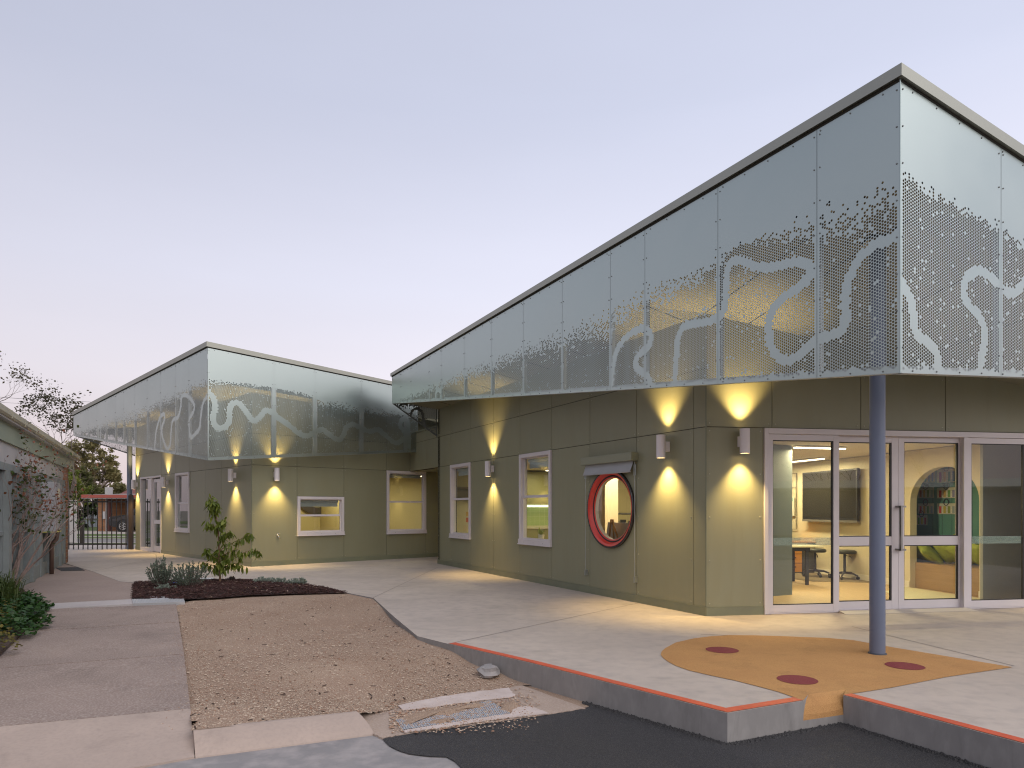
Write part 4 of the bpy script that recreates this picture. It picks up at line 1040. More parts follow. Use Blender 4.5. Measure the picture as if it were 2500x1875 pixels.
# ------------------------------------------------------------------ up-and-down wall lights
def spot(name, loc, up, parent, energy, size):
    l = bpy.data.lights.new(name, 'SPOT'); l.energy = energy; l.color = (1, .69, .26); l.spot_size = R(size); l.spot_blend = .95; l.shadow_soft_size = .03
    o = bpy.data.objects.new(name, l); col.objects.link(o); o.parent = parent; o.location = loc
    o.rotation_euler = (R(180), 0, 0) if up else (0, 0, 0)
lrg = random.Random(4)
def wall_light(W, u, wc, label, e=180.0):
    h, r, off = .32, .064, .135
    t = thing('wall_light', label, 'wall lamp', W.p(u, wc, 0), math.atan2(W.n.y, W.n.x), 'up-and-down wall lights on the olive walls', local=True)
    obj('housing', MB().lathe([(r - .012, h / 2 - .03), (r - .008, h / 2), (r, h / 2), (r, -h / 2), (r - .008, -h / 2), (r - .012, -h / 2 + .03)], (off, 0, 0), (0, 0, 1), 28), M_lampw, t, smooth=False)
    obj('bracket', MB().box(0.002, off - r + .006, -.035, .035, -.07, .07), M_lampw, t, bevel=.003)
    for s in (1, -1): obj('lens', MB().disc((off, 0, s * (h / 2 - .025)), (0, 0, s), r - .012, 20), M_lens, t)
    spot('up_beam', (off, 0, h / 2 - .004), True, t, e * lrg.uniform(.85, 1.15), lrg.uniform(86, 94)); spot('down_beam', (off, 0, -h / 2 + .004), False, t, e * lrg.uniform(.85, 1.15), lrg.uniform(86, 94))
wall_light(WL, WL.u(1205), WL.w(1205, 1145), 'white cylinder wall light between the two tall windows of the long wall')
wall_light(WL, WL.u(1632), WL.w(1632, 1091), 'white cylinder wall light to the right of the round window')
wall_light(WD, WD.u(1806), WD.w(1806, 1079), 'white cylinder wall light beside the sliding doors')
wall_light(WD, WD.u(2700), 2.25, 'white cylinder wall light at the far right end of the door wall')
wall_light(VL, VL.u(336), VL.w(336, 1183), 'white cylinder wall light nearest the black gate')
wall_light(VL, VL.u(411), VL.w(411, 1177.6), 'white cylinder wall light between glass door and window near the gate')
wall_light(VL, VL.u(576), VL.w(576, 1160.8), 'white cylinder wall light just left of the far building corner')
wall_light(VR, VR.u(671), VR.w(671, 1158.6), 'white cylinder wall light above the garden tap')
wall_light(WE, 1.7, 2.0, 'white cylinder wall light in the passage, mirrored in a window')
# garden tap
tp = thing('garden_tap', 'small chrome garden tap on the olive wall under a lamp', 'tap', VR.p(VR.u(677), .76, 0))
u = VR.u(677); w = VR.w(677, 1307)
obj('tap_body', MB().tube([VR.p(u, w, 0), VR.p(u, w, .07), VR.p(u, w - .02, .10), VR.p(u, w - .06, .11)], .013, 10).lathe([(.028, 0), (.03, .01), (.01, .02)], VR.p(u, w, .001), VR.n, 16), mat('chrome', (.7, .7, .68), .15, 1), tp, smooth=True)
obj('tap_handle', MB().tube([VR.p(u, w + .01, .06), VR.p(u, w + .05, .06)], .007, 8).tube([VR.p(u - .035, w + .05, .06), VR.p(u + .035, w + .05, .06)], .008, 8), MATS['chrome'], tp)
# ------------------------------------------------------------------ interiors seen through the glass
M_iwall = mat('warm_plaster', (.66, .58, .42), .7, c2=(.62, .55, .40), scale=.8)
M_iceil = mat('ceiling_white', (.74, .68, .58), .8)
M_floor = mat('timber_vinyl', (.52, .36, .19), .5, c2=(.45, .31, .16), scale=3, stretch=(6, .6, 1))
M_part = mat('blue_grey_board', (.21, .245, .235), .7, c2=(.19, .225, .22), scale=1)
CE = 2.42
TW = Wall((7.0, 12.5), (-.156, .988), n=(-.988, -.156))      # wall with the television and the niche
def area(name, loc, sx, sy, e, rz=0.0, parent=None, colr=(1, .79, .46)):
    l = bpy.data.lights.new(name, 'AREA'); l.shape = 'RECTANGLE'; l.size = sx; l.size_y = sy; l.energy = e; l.color = colr
    o = bpy.data.objects.new(name, l); col.objects.link(o); o.location = loc; o.rotation_euler = (0, 0, rz)
    if parent: o.parent = parent
    return o
# floor and ceiling under the whole right building
io = RC
inner = [WL.p(.05, 0, -.17), WL.p(ULEN - .05, 0, -.17), WE.p(5.9, 0, -.05), Vector((4.5, 22, 0)), Vector((7.6, 20, 0)), Vector((9.5, 18, 0)), WD.p(WD.u(2850), 0, -.17), WD.p(.1, 0, -.17)]
obj('interior_floor', MB().face([Vector((p.x, p.y, .008)) for p in inner]), M_floor, bR)
obj('interior_ceiling', MB().face([Vector((p.x, p.y, CE + .02)) for p in reversed(inner)]), M_iceil, bR)
# TV wall, split around the niche (u runs away from the camera)
uN0, uN1 = TW.u(2391), TW.u(2222)        # near and far jamb of the niche
nc, nr_ = (uN0 + uN1) / 2, (uN1 - uN0) / 2; spring = 1.4 + (1243 - 1225) * 11.3 / F
ntop = 2.11
m_ = MB(); uA, uB = TW.u(2404), TW.u(1850)
m_.wbox(TW, uN1, uB, 0, CE + .01, -.13, 0); m_.wbox(TW, uA, uN0, 0, CE + .01, -.13, 0)
N = 24; arc = [(nc - nr_ * math.cos(math.pi * k / N), spring + (ntop - spring) * math.sin(math.pi * k / N)) for k in range(N + 1)]
for o in (0, -.13):
    for (a, b), (c, d) in zip(arc, arc[1:]): m_.face([TW.p(a, b, o), TW.p(c, d, o), TW.p(c, CE + .01, o), TW.p(a, CE + .01, o)])
for (a, b), (c, d) in zip(arc, arc[1:]): m_.face([TW.p(a, b, 0), TW.p(c, d, 0), TW.p(c, d, -.13), TW.p(a, b, -.13)])
iw = obj('interior_wall', m_, M_iwall, bR); iw['label'] = 'warm white inside wall with an arched niche'
obj('skirting', MB().wbox(TW, uN1 + .002, uB, .009, .12, 0.001, .018).wbox(TW, uA, uN0 - .002, .009, .12, .001, .018), M_iceil, iw)
m_ = MB(); m_.wbox(TW, uN0 - .1, uN1 + 1.0, 0, CE, -.75, -.70); m_.wbox(TW, uN0 - .1, uN0 - .05, 0, CE, -.70, -.14); m_.wbox(TW, uN1 + .9, uN1 + 1.0, 0, CE, -.9, -.14)
nb = obj('niche_back', m_, mat('teal_board', (.10, .27, .22), .6, c2=(.09, .25, .21), scale=2), iw)
m_ = MB()
for k in range(9): m_.wbox(TW, uN0 + k * .22, uN0 + .004 + k * .22, .45, CE, -.70, -.697)
obj('board_joints', m_, M_joint, nb)
obj('niche_seat', MB().wbox(TW, uN0 + .004, uN1 - .004, .012, .455, -.69, -.10), mat('oak_veneer', (.36, .22, .09), .5, c2=(.30, .18, .07), scale=3, stretch=(.6, .6, 8)), iw)
# far wall and the other rooms
BW = Wall(WL.p(.4, 0, -4.2), WL.d, n=WL.n)
m_ = MB(); m_.wbox(BW, 2.0, 9.6, 0, CE + .01, -.1, 0)
obj('interior_wall', m_, mat('green_plaster', (.40, .36, .20), .7), bR)
PW = Wall(WL.p(1.0, 0, -.17), -WL.n, n=-WL.d)
m_ = MB(); m_.wbox(PW, 0, 2.62, 0, CE + .01, -.12, 0)
pt = obj('partition', m_, M_part, bR); pt['label'] = 'blue-grey partition behind the left door panel'
obj('interior_wall', MB().wbox(Wall((3.0, 20.2), (.9, .1), n=(0, -1)), 0, 4.2, 0, CE + .01, -.1, 0), M_iwall, bR)
# right-hand screen behind the fixed glass panel
a, b = at(2397, 0, 10.35), at(2640, 0, 10.6)
SW = Wall((a.x, a.y), (b.x - a.x, b.y - a.y))
m_ = MB(); 
for k in range(5): m_.wbox(SW, k * .016, k * .016 + .011, .01, CE, -.03 - .006 * k, .02 - .006 * k)
m_.wbox(SW, .085, 2.2, .01, CE, -.05, -.02)
sw = obj('folding_screen', m_, mat('screen_board', (.27, .29, .28), .5, c2=(.30, .31, .30), scale=2, stretch=(1, 1, .3)), bR); sw['label'] = 'grey folding screen behind the right door panel'
# partition side of room B
obj('room_light_panel', MB().box(0, 0, 0, 0, 0, 0), M_iceil, bR) if False else None
def strip_light(a, b, e, label, w=.06):
    a, b = Vector(a), Vector(b); c = (a + b) / 2; t = thing('strip_light', label, 'ceiling lamp', c)
    obj('housing', MB().bar(a + Vector((0, 0, .02)), b + Vector((0, 0, .02)), w + .02, .02), M_iceil, t)
    obj('diffuser', MB().bar(a, b, w, .016), mat('diffuser_%d' % len(MATS), (.9, .85, .75), .5, emit=(1, .84, .6), estr=6), t)
    d = b - a; area('strip_glow', (0, 0, -.03), d.length, w, e, math.atan2(d.y, d.x), t)
sa, sb = at(1940, 1090, 11.1), at(2062, 1096.5, 11.35); sa.z = sb.z = CE - .02
strip_light(sa, sb, 80, 'long bright strip light on the ceiling behind the sliding doors')
strip_light((6.2, 13.6, CE - .02), (5.6, 15.8, CE - .02), 100, 'strip light deeper in the room behind the television')
c1 = WL.p(3.4, CE - .02, -2.2); c2 = WL.p(5.0, CE - .02, -2.2); strip_light(c1, c2, 80, 'strip light in the room behind the round window')
c1 = WL.p(7.4, CE - .02, -2.6); c2 = WL.p(8.6, CE - .02, -2.6); strip_light(c1, c2, 45, 'strip light in the kitchen behind the tall windows')

# television
tu0, tu1 = TW.u(2106), TW.u(1971); tw0, tw1 = TW.w(2106, 1274), TW.w(2106, 1142.5)
tv = thing('television', 'large black wall television seen through the sliding doors', 'television', TW.p((tu0 + tu1) / 2, tw0, 0))
obj('casing', MB().wbox(TW, tu0, tu1, tw0, tw1, .06, .12), M_dark, tv, bevel=.006)
obj('screen', MB().wbox(TW, tu0 + .04, tu1 - .04, tw0 + .07, tw1 - .035, .115, .1215), mat('tv_screen', (.035, .033, .028), .12), tv)
obj('lower_bar', MB().wbox(TW, tu0, tu1, tw0 - .02, tw0 + .025, .055, .125), mat('tv_bar', (.16, .15, .14), .4), tv)
obj('wall_mount', MB().wbox(TW, tu0 + .3, tu1 - .3, tw0 + .2, tw1 - .2, .001, .06), M_dark, tv)
# pin rail with a small poster
pu0, pu1 = TW.u(1947), TW.u(1925)
pr = thing('wall_frame', 'thin dark wall frame with a small red dot poster beside the television', 'wall frame', TW.p(pu0, 1, 0))
w0, w1 = TW.w(1947, 1292), TW.w(1947, 1155)
m_ = MB()
for u_ in (pu0, pu1): m_.tube([TW.p(u_, w0, .03), TW.p(u_, w1, .03)], .01, 6)
for k in range(5): m_.tube([TW.p(pu0, w0 + (w1 - w0) * k / 4, .03), TW.p(pu1, w0 + (w1 - w0) * k / 4, .03)], .006, 6)
obj('rail', m_, mat('dark_wire', (.10, .09, .07), .5), pr)
obj('poster', MB().wbox(TW, pu0 + .06, pu1, w0 + .3, w0 + .75, .04, .045), mat('poster_paper', (.7, .66, .55), .7), pr)
obj('red_dot', MB().disc(TW.p(pu0 + .3, w0 + .48, .0465), TW.n, .11, 20), mat('poster_red', (.55, .05, .04), .6), pr)
obj('teal_bar', MB().wbox(TW, pu0 + .12, pu1, w0 + .64, w0 + .72, .0455, .047), mat('poster_teal', (.08, .3, .28), .6), pr)
# table
tb = thing('work_table', 'pale topped table with dark legs behind the left door panel', 'table', gp(1970, 1429))
lx, ly = gp(1970, 1429).x, gp(1970, 1429).y
obj('table_top', MB().box(lx - 1.5, lx + .28, ly - .1, ly + .75, .70, .73), mat('laminate', (.62, .58, .40), .4), tb, bevel=.008)
obj('apron', MB().box(lx - 1.45, lx + .05, ly - .02, ly + .02, .63, .70), M_dark, tb)
for x, y in ((lx, ly), (lx, ly + .62), (lx - 1.4, ly), (lx - 1.4, ly + .62)): obj('leg', MB().box(x - .025, x + .025, y - .025, y + .025, .01, .70), M_dark, tb)
# drawers
dx, dy = at(1958, 0, 14.9).x, 14.9
dr = thing('drawer_unit', 'orange timber drawer unit with black handles under the television wall', 'drawers', (dx, dy, .01))
obj('carcass', MB().box(dx - .5, dx + .45, dy, dy + .55, .01, .66), mat('drawer_side', (.045, .042, .03), .6), dr)
Mo = mat('orange_veneer', (.55, .24, .04), .45)
for k in range(3):
    f = obj('drawer_front', MB().box(dx - .5, dx - .01, dy - .02, dy - .001, .03 + .2 * k, .215 + .2 * k), Mo, dr)
    obj('handle', MB().box(dx - .30, dx - .14, dy - .035, dy - .021, .13 + .2 * k, .15 + .2 * k), M_dark, f)
obj('drawer_top', MB().box(dx - .52, dx + .46, dy - .03, dy + .56, .661, .69), Mo, dr)
# stools
def stool(p, label, yaw):
    t = thing('swivel_stool', label, 'stool', (p.x, p.y, .01), yaw, 'swivel stools by the television wall', local=True)
    obj('seat', MB().lathe([(.02, .50), (.2, .50), (.215, .52), (.21, .56), (.17, .575), (.02, .575)], (0, 0, 0), (0, 0, 1), 24), mat('seat_vinyl_%d' % len(MATS), (.03, .032, .026), .5), t, smooth=True)
    obj('column', MB().tube([(0, 0, .10), (0, 0, .50)], .025, 10), M_dark, t)
    obj('lever', MB().tube([(0, 0, .47), (.14, 0, .44), (.20, 0, .38)], .008, 6), M_dark, t)
    for k in range(5):
        a = 2 * math.pi * k / 5; c_, s_ = math.cos(a), math.sin(a)
        g = obj('foot', MB().tube([(.02 * c_, .02 * s_, .12), (.16 * c_, .16 * s_, .115), (.27 * c_, .27 * s_, .07)], [.025, .02, .015], 8), mat('base_plastic_%d' % len(MATS), (.05, .04, .045), .45), t, smooth=True)
        obj('castor', MB().lathe([(.005, -.02), (.03, -.018), (.03, .018), (.005, .02)], (.27 * c_, .27 * s_, .031), (-s_, c_, 0), 14), M_dark, g)
stool(gp(2062, 1414), 'black round swivel stool nearest the post, on a five star base', .3)
stool(gp(1990, 1408), 'black swivel stool half hidden behind the table leg', .9)
# cushions in the niche
def cushion(u, o, w, sx, sy, th, ang, label):
    t = bpy.data.meshes.new('cushion'); n_ = 14; vs = []; fs = []
    for s in (1, -1):
        for i in range(n_ + 1):
            for j in range(n_ + 1):
                x, y = i / n_ * 2 - 1, j / n_ * 2 - 1; e = (1 - abs(x) ** 3.0) * (1 - abs(y) ** 3.0)
                pin = 1 - .10 * (1 - x * x) * (abs(y) ** 4) - .0; pin2 = 1 - .10 * (1 - y * y) * (abs(x) ** 4)
                wr = .006 * math.sin(9 * x + 5 * y) * e
                vs.append((x * sx / 2 * pin2, y * sy / 2 * pin, s * (th / 2 * e ** .55 + wr)))
    m = (n_ + 1) ** 2
    for k in range(2):
        for i in range(n_):
            for j in range(n_):
                a = k * m + i * (n_ + 1) + j; q = (a, a + 1, a + n_ + 2, a + n_ + 1); fs.append(q if k == 1 else q[::-1])
    t.from_pydata(vs, [], fs); t.update()
    o_ = link('cushion', t, mat('green_fabric_%d' % len(MATS), (.30, .36, .05), .8, c2=(.24, .29, .035), scale=9, bump=.3, bscale=120), None, True)
    o_.location = TW.p(u, w, o)
    # local x along the wall, y leaning, z facing the room
    zx = TW.d; zn = (TW.n * math.cos(R(ang[0])) + Vector((0, 0, math.sin(R(ang[0]))))).normalized(); zy = zn.cross(zx).normalized()
    if zy.z < 0: zy = -zy
    M_ = Matrix((zx, zy, zn)).transposed().to_4x4(); o_.rotation_euler = (M_ @ Matrix.Rotation(R(ang[1]), 4, 'Z')).to_euler()
    tag(o_, label, 'cushion', 'green cushions in the arched niche')
CW = Wall(TW.p(0, 0, -.35), TW.d, n=TW.n)
cu_ = lambda x: CW.u(x)
cushion(cu_(2250) , -.34, .455 + .24, .50, .50, .17, (25, 8), 'green cushion standing at the left jamb of the niche')
cushion(cu_(2282), -.26, .455 + .17, .46, .46, .16, (48, 35), 'green cushion lying low in front, second from the left jamb')
cushion(cu_(2318), -.38, .455 + .25, .50, .50, .17, (30, -22), 'green cushion leaning in the middle of the niche')
cushion(cu_(2350), -.44, .455 + .24, .50, .50, .17, (25, -38), 'green cushion leaning beside the door stile in the niche')
cushion(cu_(2384), -.34, .455 + .22, .46, .46, .16, (30, 15), 'green cushion at the right end of the niche')
# colour boards on the niche back: six frames of striped cards
NBW = Wall(TW.p(0, 0, -.695), TW.d, n=TW.n)
sets = [((2322, 2335.5, 1145, 1177), [(.35, .03, .32), (.50, .30, .10), (.04, .22, .16), (.05, .16, .42)]),
        ((2254, 2283, 1145, 1177), [(.04, .25, .22), (.05, .2, .4), (.05, .15, .45)]),
        ((2242, 2281, 1190, 1215), [(.5, .2, .12), (.55, .36, .12), (.25, .35, .18), (.32, .42, .42)]),
        ((2289, 2335, 1190, 1215), [(.55, .05, .06), (.6, .38, .12), (.15, .35, .12), (.28, .28, .5)]),
        ((2242, 2281, 1229, 1254), [(.6, .08, .05), (.6, .36, .1), (.2, .4, .2), (.3, .4, .55)]),
        ((2289, 2335, 1229, 1254), [(.5, .04, .05), (.5, .40, .04), (.24, .30, .04), (.3, .36, .4)]),
        ((2238, 2265, 1257, 1281), [(.15, .42, .05), (.7, .6, .05), (.55, .14, .2)])]
descr = ['magenta, tan, teal and blue', 'teal and two blue', 'pale orange and green, mid left', 'red, tan, green and violet', 'red, orange, green and blue, lower left', 'red, mustard and olive, lower right', 'green, yellow and pink']
for (rect, cols), ds in zip(sets, descr):
    x0, x1, y0, y1 = rect
    if ds.startswith('magenta'): x0 = 2289
    ua_, ub_ = NBW.u(x1), NBW.u(x0); wt, wb = NBW.w((x0 + x1) / 2, y0), NBW.w((x0 + x1) / 2, y1 + 1)
    f = thing('colour_board', f'small board with {ds} cards hung in the niche', 'wall board', NBW.p(ua_, wb, 0))
    obj('backing', MB().wbox(NBW, ua_, ub_, wb, wt, .005, .012), mat('board_back_%d' % len(MATS), (.55, .55, .48), .7), f)
    n_ = len(cols); st = (ub_ - ua_ - .03) / n_
    for k, c_ in enumerate(reversed(cols)):
        a = ua_ + .015 + k * st; h_ = (wt - wb)
        obj('card', MB().wbox(NBW, a + .01, a + st * .62, wb + .015, wt - .05, .0125, .016), mat('card_%d' % len(MATS), c_, .6), f)
        cm_ = MB()
        for q in range(4): cm_.wbox(NBW, a + st * .66, a + st * .90, wb + .02 + q * (h_ - .08) / 4, wb + .02 + (q + .62) * (h_ - .08) / 4, .0125, .0155)
        obj('letter_strip', cm_, mat('strip_%d' % len(MATS), (.72, .70, .62), .7), f)
    obj('hanger', MB().lathe([(.05, -.006), (.062, -.006), (.062, .006), (.05, .006)], NBW.p((ua_ + ub_) / 2, wt + .02, .012), NBW.n, 20, True), M_dark, f)
# red sling chair by the screen
cb = gp(2378, 1450); ch = thing('sling_chair', 'small folded chair with crimson fabric beside the grey screen', 'chair', (cb.x, cb.y, .01))
Y0 = cb.y
p = lambda x, y, dz=0: at(x, y, Y0 + dz)
m_ = MB(); s1 = [(2397, 1384), (2371, 1440), (2386, 1447), (2412, 1400)]
m_.v = [tuple(p(*q)) for q in s1] + [tuple(p(*q, .012)) for q in s1]; m_.f = [(0, 1, 2, 3), (7, 6, 5, 4), (0, 4, 5, 1), (1, 5, 6, 2), (2, 6, 7, 3), (3, 7, 4, 0)]
obj('sling', m_, mat('crimson_cloth', (.32, .04, .09), .8), ch)
m_ = MB(); m_.tube([p(2390, 1388, .05), p(2375, 1403, .05), p(2369, 1418, .05), p(2366, 1440, .05)], .01, 8); m_.tube([p(2371, 1460, .05), p(2412, 1450, .3)], .011, 8); m_.tube([p(2380, 1447, .04), p(2412, 1453, .2)], .011, 8)
m_.tube([p(2397, 1384, .03), p(2371, 1440, .03), p(2366, 1461, .03)], .009, 8)
obj('frame', m_, M_dark, ch)
# rug by the niche and a dark carpet by the wall
obj('rug', MB().prism([TW.p(uN0 - .2, 0, .03), TW.p(uN1 + .1, 0, .03), TW.p(uN1 - .5, 0, .9), TW.p(uN0 - .2, 0, 1.3)], .010, .016), mat('pale_rug', (.60, .55, .36), .9), iw)
obj('carpet', MB().prism([TW.p(TW.u(2150), 0, .02), TW.p(uB, 0, .02), TW.p(uB, 0, 2.2), TW.p(TW.u(2110), 0, 1.1)], .009, .013), mat('carpet_tile', (.20, .15, .085), .95, c2=(.16, .12, .07), scale=30), iw)

# kitchen end seen through the tall windows: pinboard, shelf, tiles, bench, plants
EW = Wall(RE, -WL.n, n=-WL.d)                    # inside face of the end wall
obj('inside_lining', MB().wbox(EW, .1, 4.3, .01, CE, .17, .18), mat('cream_lining', (.50, .46, .28), .7), bR)
pb = thing('pin_board', 'pale pinboard with coloured notes seen in the leftmost tall window', 'pinboard', EW.p(.9, 1.2, .2))
obj('board', MB().wbox(EW, .15, 1.75, .75, 1.62, .181, .20), mat('pin_cork', (.62, .60, .42), .8), pb)
for (u_, w_, du, dw), c_ in zip([(.78, 1.37, .16, .12), (.70, 1.22, .32, .11), (.70, 1.06, .30, .12), (.62, .82, .34, .16), (1.1, 1.2, .2, .25)], [(.25, .28, .42), (.6, .4, .12), (.6, .12, .08), (.62, .55, .38), (.55, .52, .4)]):
    obj('note', MB().wbox(EW, u_, u_ + du, w_, w_ + dw, .2005, .203), mat('note_%d' % len(MATS), c_, .7), pb)
obj('wall_shelf', MB().wbox(EW, .12, 1.8, 1.66, 1.70, .181, .42).wbox(EW, .12, 1.8, 1.93, 1.97, .181, .42).wbox(EW, .12, 1.8, 1.70, 1.93, .181, .25), mat('shelf_dark', (.13, .10, .06), .6), bR)
kb = thing('kitchen_bench', 'green tiled kitchen bench with lit shelf seen in the second tall window', 'kitchen bench', EW.p(3, 0, .5))
obj('splashback', MB().wbox(EW, 2.0, 4.25, .95, 1.45, .181, .19), mat('green_tile', (.28, .36, .14), .3), kb)
m_ = MB()
for k in range(15): m_.wbox(EW, 2.0 + .15 * k, 2.004 + .15 * k, .95, 1.45, .1902, .191)
for k in range(4): m_.wbox(EW, 2.0, 4.25, .95 + .125 * k, .954 + .125 * k, .1902, .191)
obj('tile_joints', m_, mat('grout', (.5, .5, .4), .8), kb)
obj('overhead_cupboard', MB().wbox(EW, 2.0, 4.25, 1.52, 2.4, .181, .52), mat('cupboard_green', (.22, .22, .10), .5), kb)
obj('lit_shelf', MB().wbox(EW, 2.0, 4.25, 1.455, 1.515, .181, .50), mat('led_shelf', (.8, .8, .7), .5, emit=(.95, 1, .72), estr=1.3), kb)
obj('bench_top', MB().wbox(EW, 2.0, 4.25, .88, .92, .181, .80), mat('bench_stone', (.45, .42, .33), .3), kb)
obj('bench_front', MB().wbox(EW, 2.0, 4.25, .01, .88, .181, .78), MATS['cupboard_green'], kb)
# pot plant and brush jar on the inside sill of the second tall window
a, b, w0s, _ = winR[4]
obj('inside_sill', MB().wbox(WL, a, b, w0s + .06, w0s + .09, -.36, -.165), M_iceil, bR)
pp = thing('pot_plant', 'small variegated pot plant on the sill of the second tall window', 'pot plant', WL.p(a + (b - a) * .68, w0s + .09, -.26))
c_ = WL.p(a + (b - a) * .68, w0s + .09, -.26)
obj('pot', MB().lathe([(.001, 0), (.05, 0), (.065, .10), (.058, .10), (.05, .07), (.001, .07)], c_, (0, 0, 1), 16), mat('pot_pale', (.6, .55, .45), .6), pp)
lf = MB()
for k in range(13):
    an = rnd.uniform(0, 6.28); l = rnd.uniform(.12, .22); t0 = c_ + Vector((0, 0, .07)); d = Vector((math.cos(an) * .6, math.sin(an) * .6, rnd.uniform(.6, 1.3))).normalized(); s_ = d.cross(Vector((0, 0, 1))).normalized() * .028
    e = t0 + d * l; mdl = t0 + d * l * .55; lf.face([t0, mdl - s_, e, mdl + s_])
obj('leaves', lf, leaf_mat('potleaf', (.30, .36, .06), (.12, .22, .03)), pp)
jb = thing('brush_jar', 'jar of brushes on the sill of the second tall window', 'jar', WL.p(a + (b - a) * .25, w0s + .09, -.26))
c_ = WL.p(a + (b - a) * .25, w0s + .09, -.26)
obj('jar', MB().lathe([(.001, 0), (.045, 0), (.045, .11), (.04, .11), (.04, .01)], c_, (0, 0, 1), 14), mat('jar_red', (.35, .12, .1), .4), jb)
m_ = MB()
for k in range(9): m_.tube([c_ + Vector((rnd.uniform(-.02, .02), rnd.uniform(-.02, .02), .02)), c_ + Vector((rnd.uniform(-.08, .08), rnd.uniform(-.08, .08), rnd.uniform(.2, .28)))], .005, 5)
obj('brushes', m_, mat('brush_wood', (.3, .2, .1), .6), jb)
# easel and rack behind the round window
ez = WL.p(3.62, .01, -1.1)
es = thing('easel', 'small timber easel with a white canvas behind the round window', 'easel', ez)
ax, bx_ = WL.d, -WL.n
m_ = MB()
for s_ in (-.18, .18): m_.tube([ez + ax * s_ + bx_ * -.05, ez + ax * s_ * .15 + Vector((0, 0, 1.2))], .018, 6)
m_.tube([ez + bx_ * .5, ez + Vector((0, 0, 1.16))], .018, 6); m_.bar(ez + ax * -.26 + Vector((0, 0, .72)), ez + ax * .26 + Vector((0, 0, .72)), .04, .03)
obj('frame', m_, mat('easel_timber', (.45, .24, .08), .6), es)
m_ = MB(); q = [ez + ax * s_ + bx_ * o_ + Vector((0, 0, z_)) for s_, z_, o_ in ((-.5, .74, .10), (.36, .74, .10), (.36, 1.14, .16), (-.5, 1.14, .16))]
m_.v = [tuple(v) for v in q] + [tuple(v + bx_ * .02) for v in q]; m_.f = [(0, 1, 2, 3), (7, 6, 5, 4), (0, 4, 5, 1), (1, 5, 6, 2), (2, 6, 7, 3), (3, 7, 4, 0)]
obj('canvas', m_, mat('canvas_white', (.66, .62, .58), .8), es)
rk = thing('garment_rack', 'dark rack of hanging things behind the easel in the round window', 'rack', WL.p(5.6, .01, -3.4))
m_ = MB(); q0, q1_ = WL.p(4.2, 0, -3.5), WL.p(7.2, 0, -3.5)
m_.tube([q0 + Vector((0, 0, .02)), q0 + Vector((0, 0, 1.2)), q0.lerp(q1_, .06) + Vector((0, 0, 1.29)), q1_ + Vector((0, 0, 1.29)), q1_ + Vector((0, 0, .02))], .025, 8)
obj('rail', m_, M_dark, rk)
for k in range(16):
    a_ = q0.lerp(q1_, .06 + .055 * k); m_ = MB().prism([a_ + Vector((-.07, -.1, 0)), a_ + Vector((.05, -.14, 0)), a_ + Vector((.08, .12, 0)), a_ + Vector((-.05, .14, 0))], rnd.uniform(.3, .5), rnd.uniform(1.05, 1.16))
    obj('hanging_cloth', m_, mat('cloth_%d' % len(MATS), rnd.choice(((.05, .045, .05), (.09, .07, .06), (.04, .04, .045), (.14, .1, .1))), .8), rk)
obj('inner_column', MB().wbox(Wall(WL.p(5.2, 0, -2.05), -WL.n, n=-WL.d), 0, .34, .01, CE, -.42, 0), M_iwall, bR)

# left building rooms
li = [VL.p(.1, 0, -.17), VL.p(VLEN - .1, 0, -.17), VL.p(VLEN - .1, 0, -5.5), VR.p(8, 0, -5.5), VR.p(8, 0, -.17), VR.p(.1, 0, -.17)]
li = [VR.p(.2, 0, -.17), VR.p(8.0, 0, -.17), VR.p(8.0, 0, -4.2), VR.p(.2, 0, -4.2)]
obj('interior_floor', MB().face([Vector((p_.x, p_.y, .008)) for p_ in li]), M_floor, bL)
obj('interior_ceiling', MB().face([Vector((p_.x, p_.y, CE + .05)) for p_ in reversed(li)]), M_iceil, bL)
M_yw = mat('yellow_plaster', (.50, .445, .25), .7)
m_ = MB().wbox(VR, .2, 8.0, 0, CE + .05, -3.3, -3.2); m_.wbox(VR, .2, .3, 0, CE + .05, -3.2, -.17)
obj('interior_wall', m_, M_yw, bL)
obj('interior_wall', MB().wbox(VR, ur[3] - .5, ur[3] - .4, 0, CE + .05, -3.2, -.6), M_yw, bL)
obj('inner_column', MB().wbox(VR, 4.0, 4.55, 0, CE + .05, -2.7, -2.2), mat('cream_column', (.66, .58, .32), .7), bL)
tag(obj('round_wall_panel', MB().lathe([(.50, -.03), (.50, .0), (.72, .0), (.72, -.03)], VR.p(3.1, 1.95, -3.1), VR.n, 40), mat('charcoal_ring', (.06, .05, .055), .6), bL))
def strip2(u, o, e, lab): strip_light(VR.p(u, CE + .02, o), VR.p(u + 1.0, CE + .02, o), e, lab)
strip2(2.0, -1.6, 45, 'strip light in the room behind the small wide window'); strip2(5.4, -1.6, 40, 'strip light in the room behind the tall yellow lit window')
obj('room_box', MB().wbox(VL, 4.3, VLEN - .3, 0, CE + .4, -3.0, -2.9), mat('dim_wall', (.08, .075, .065), .8), bL)
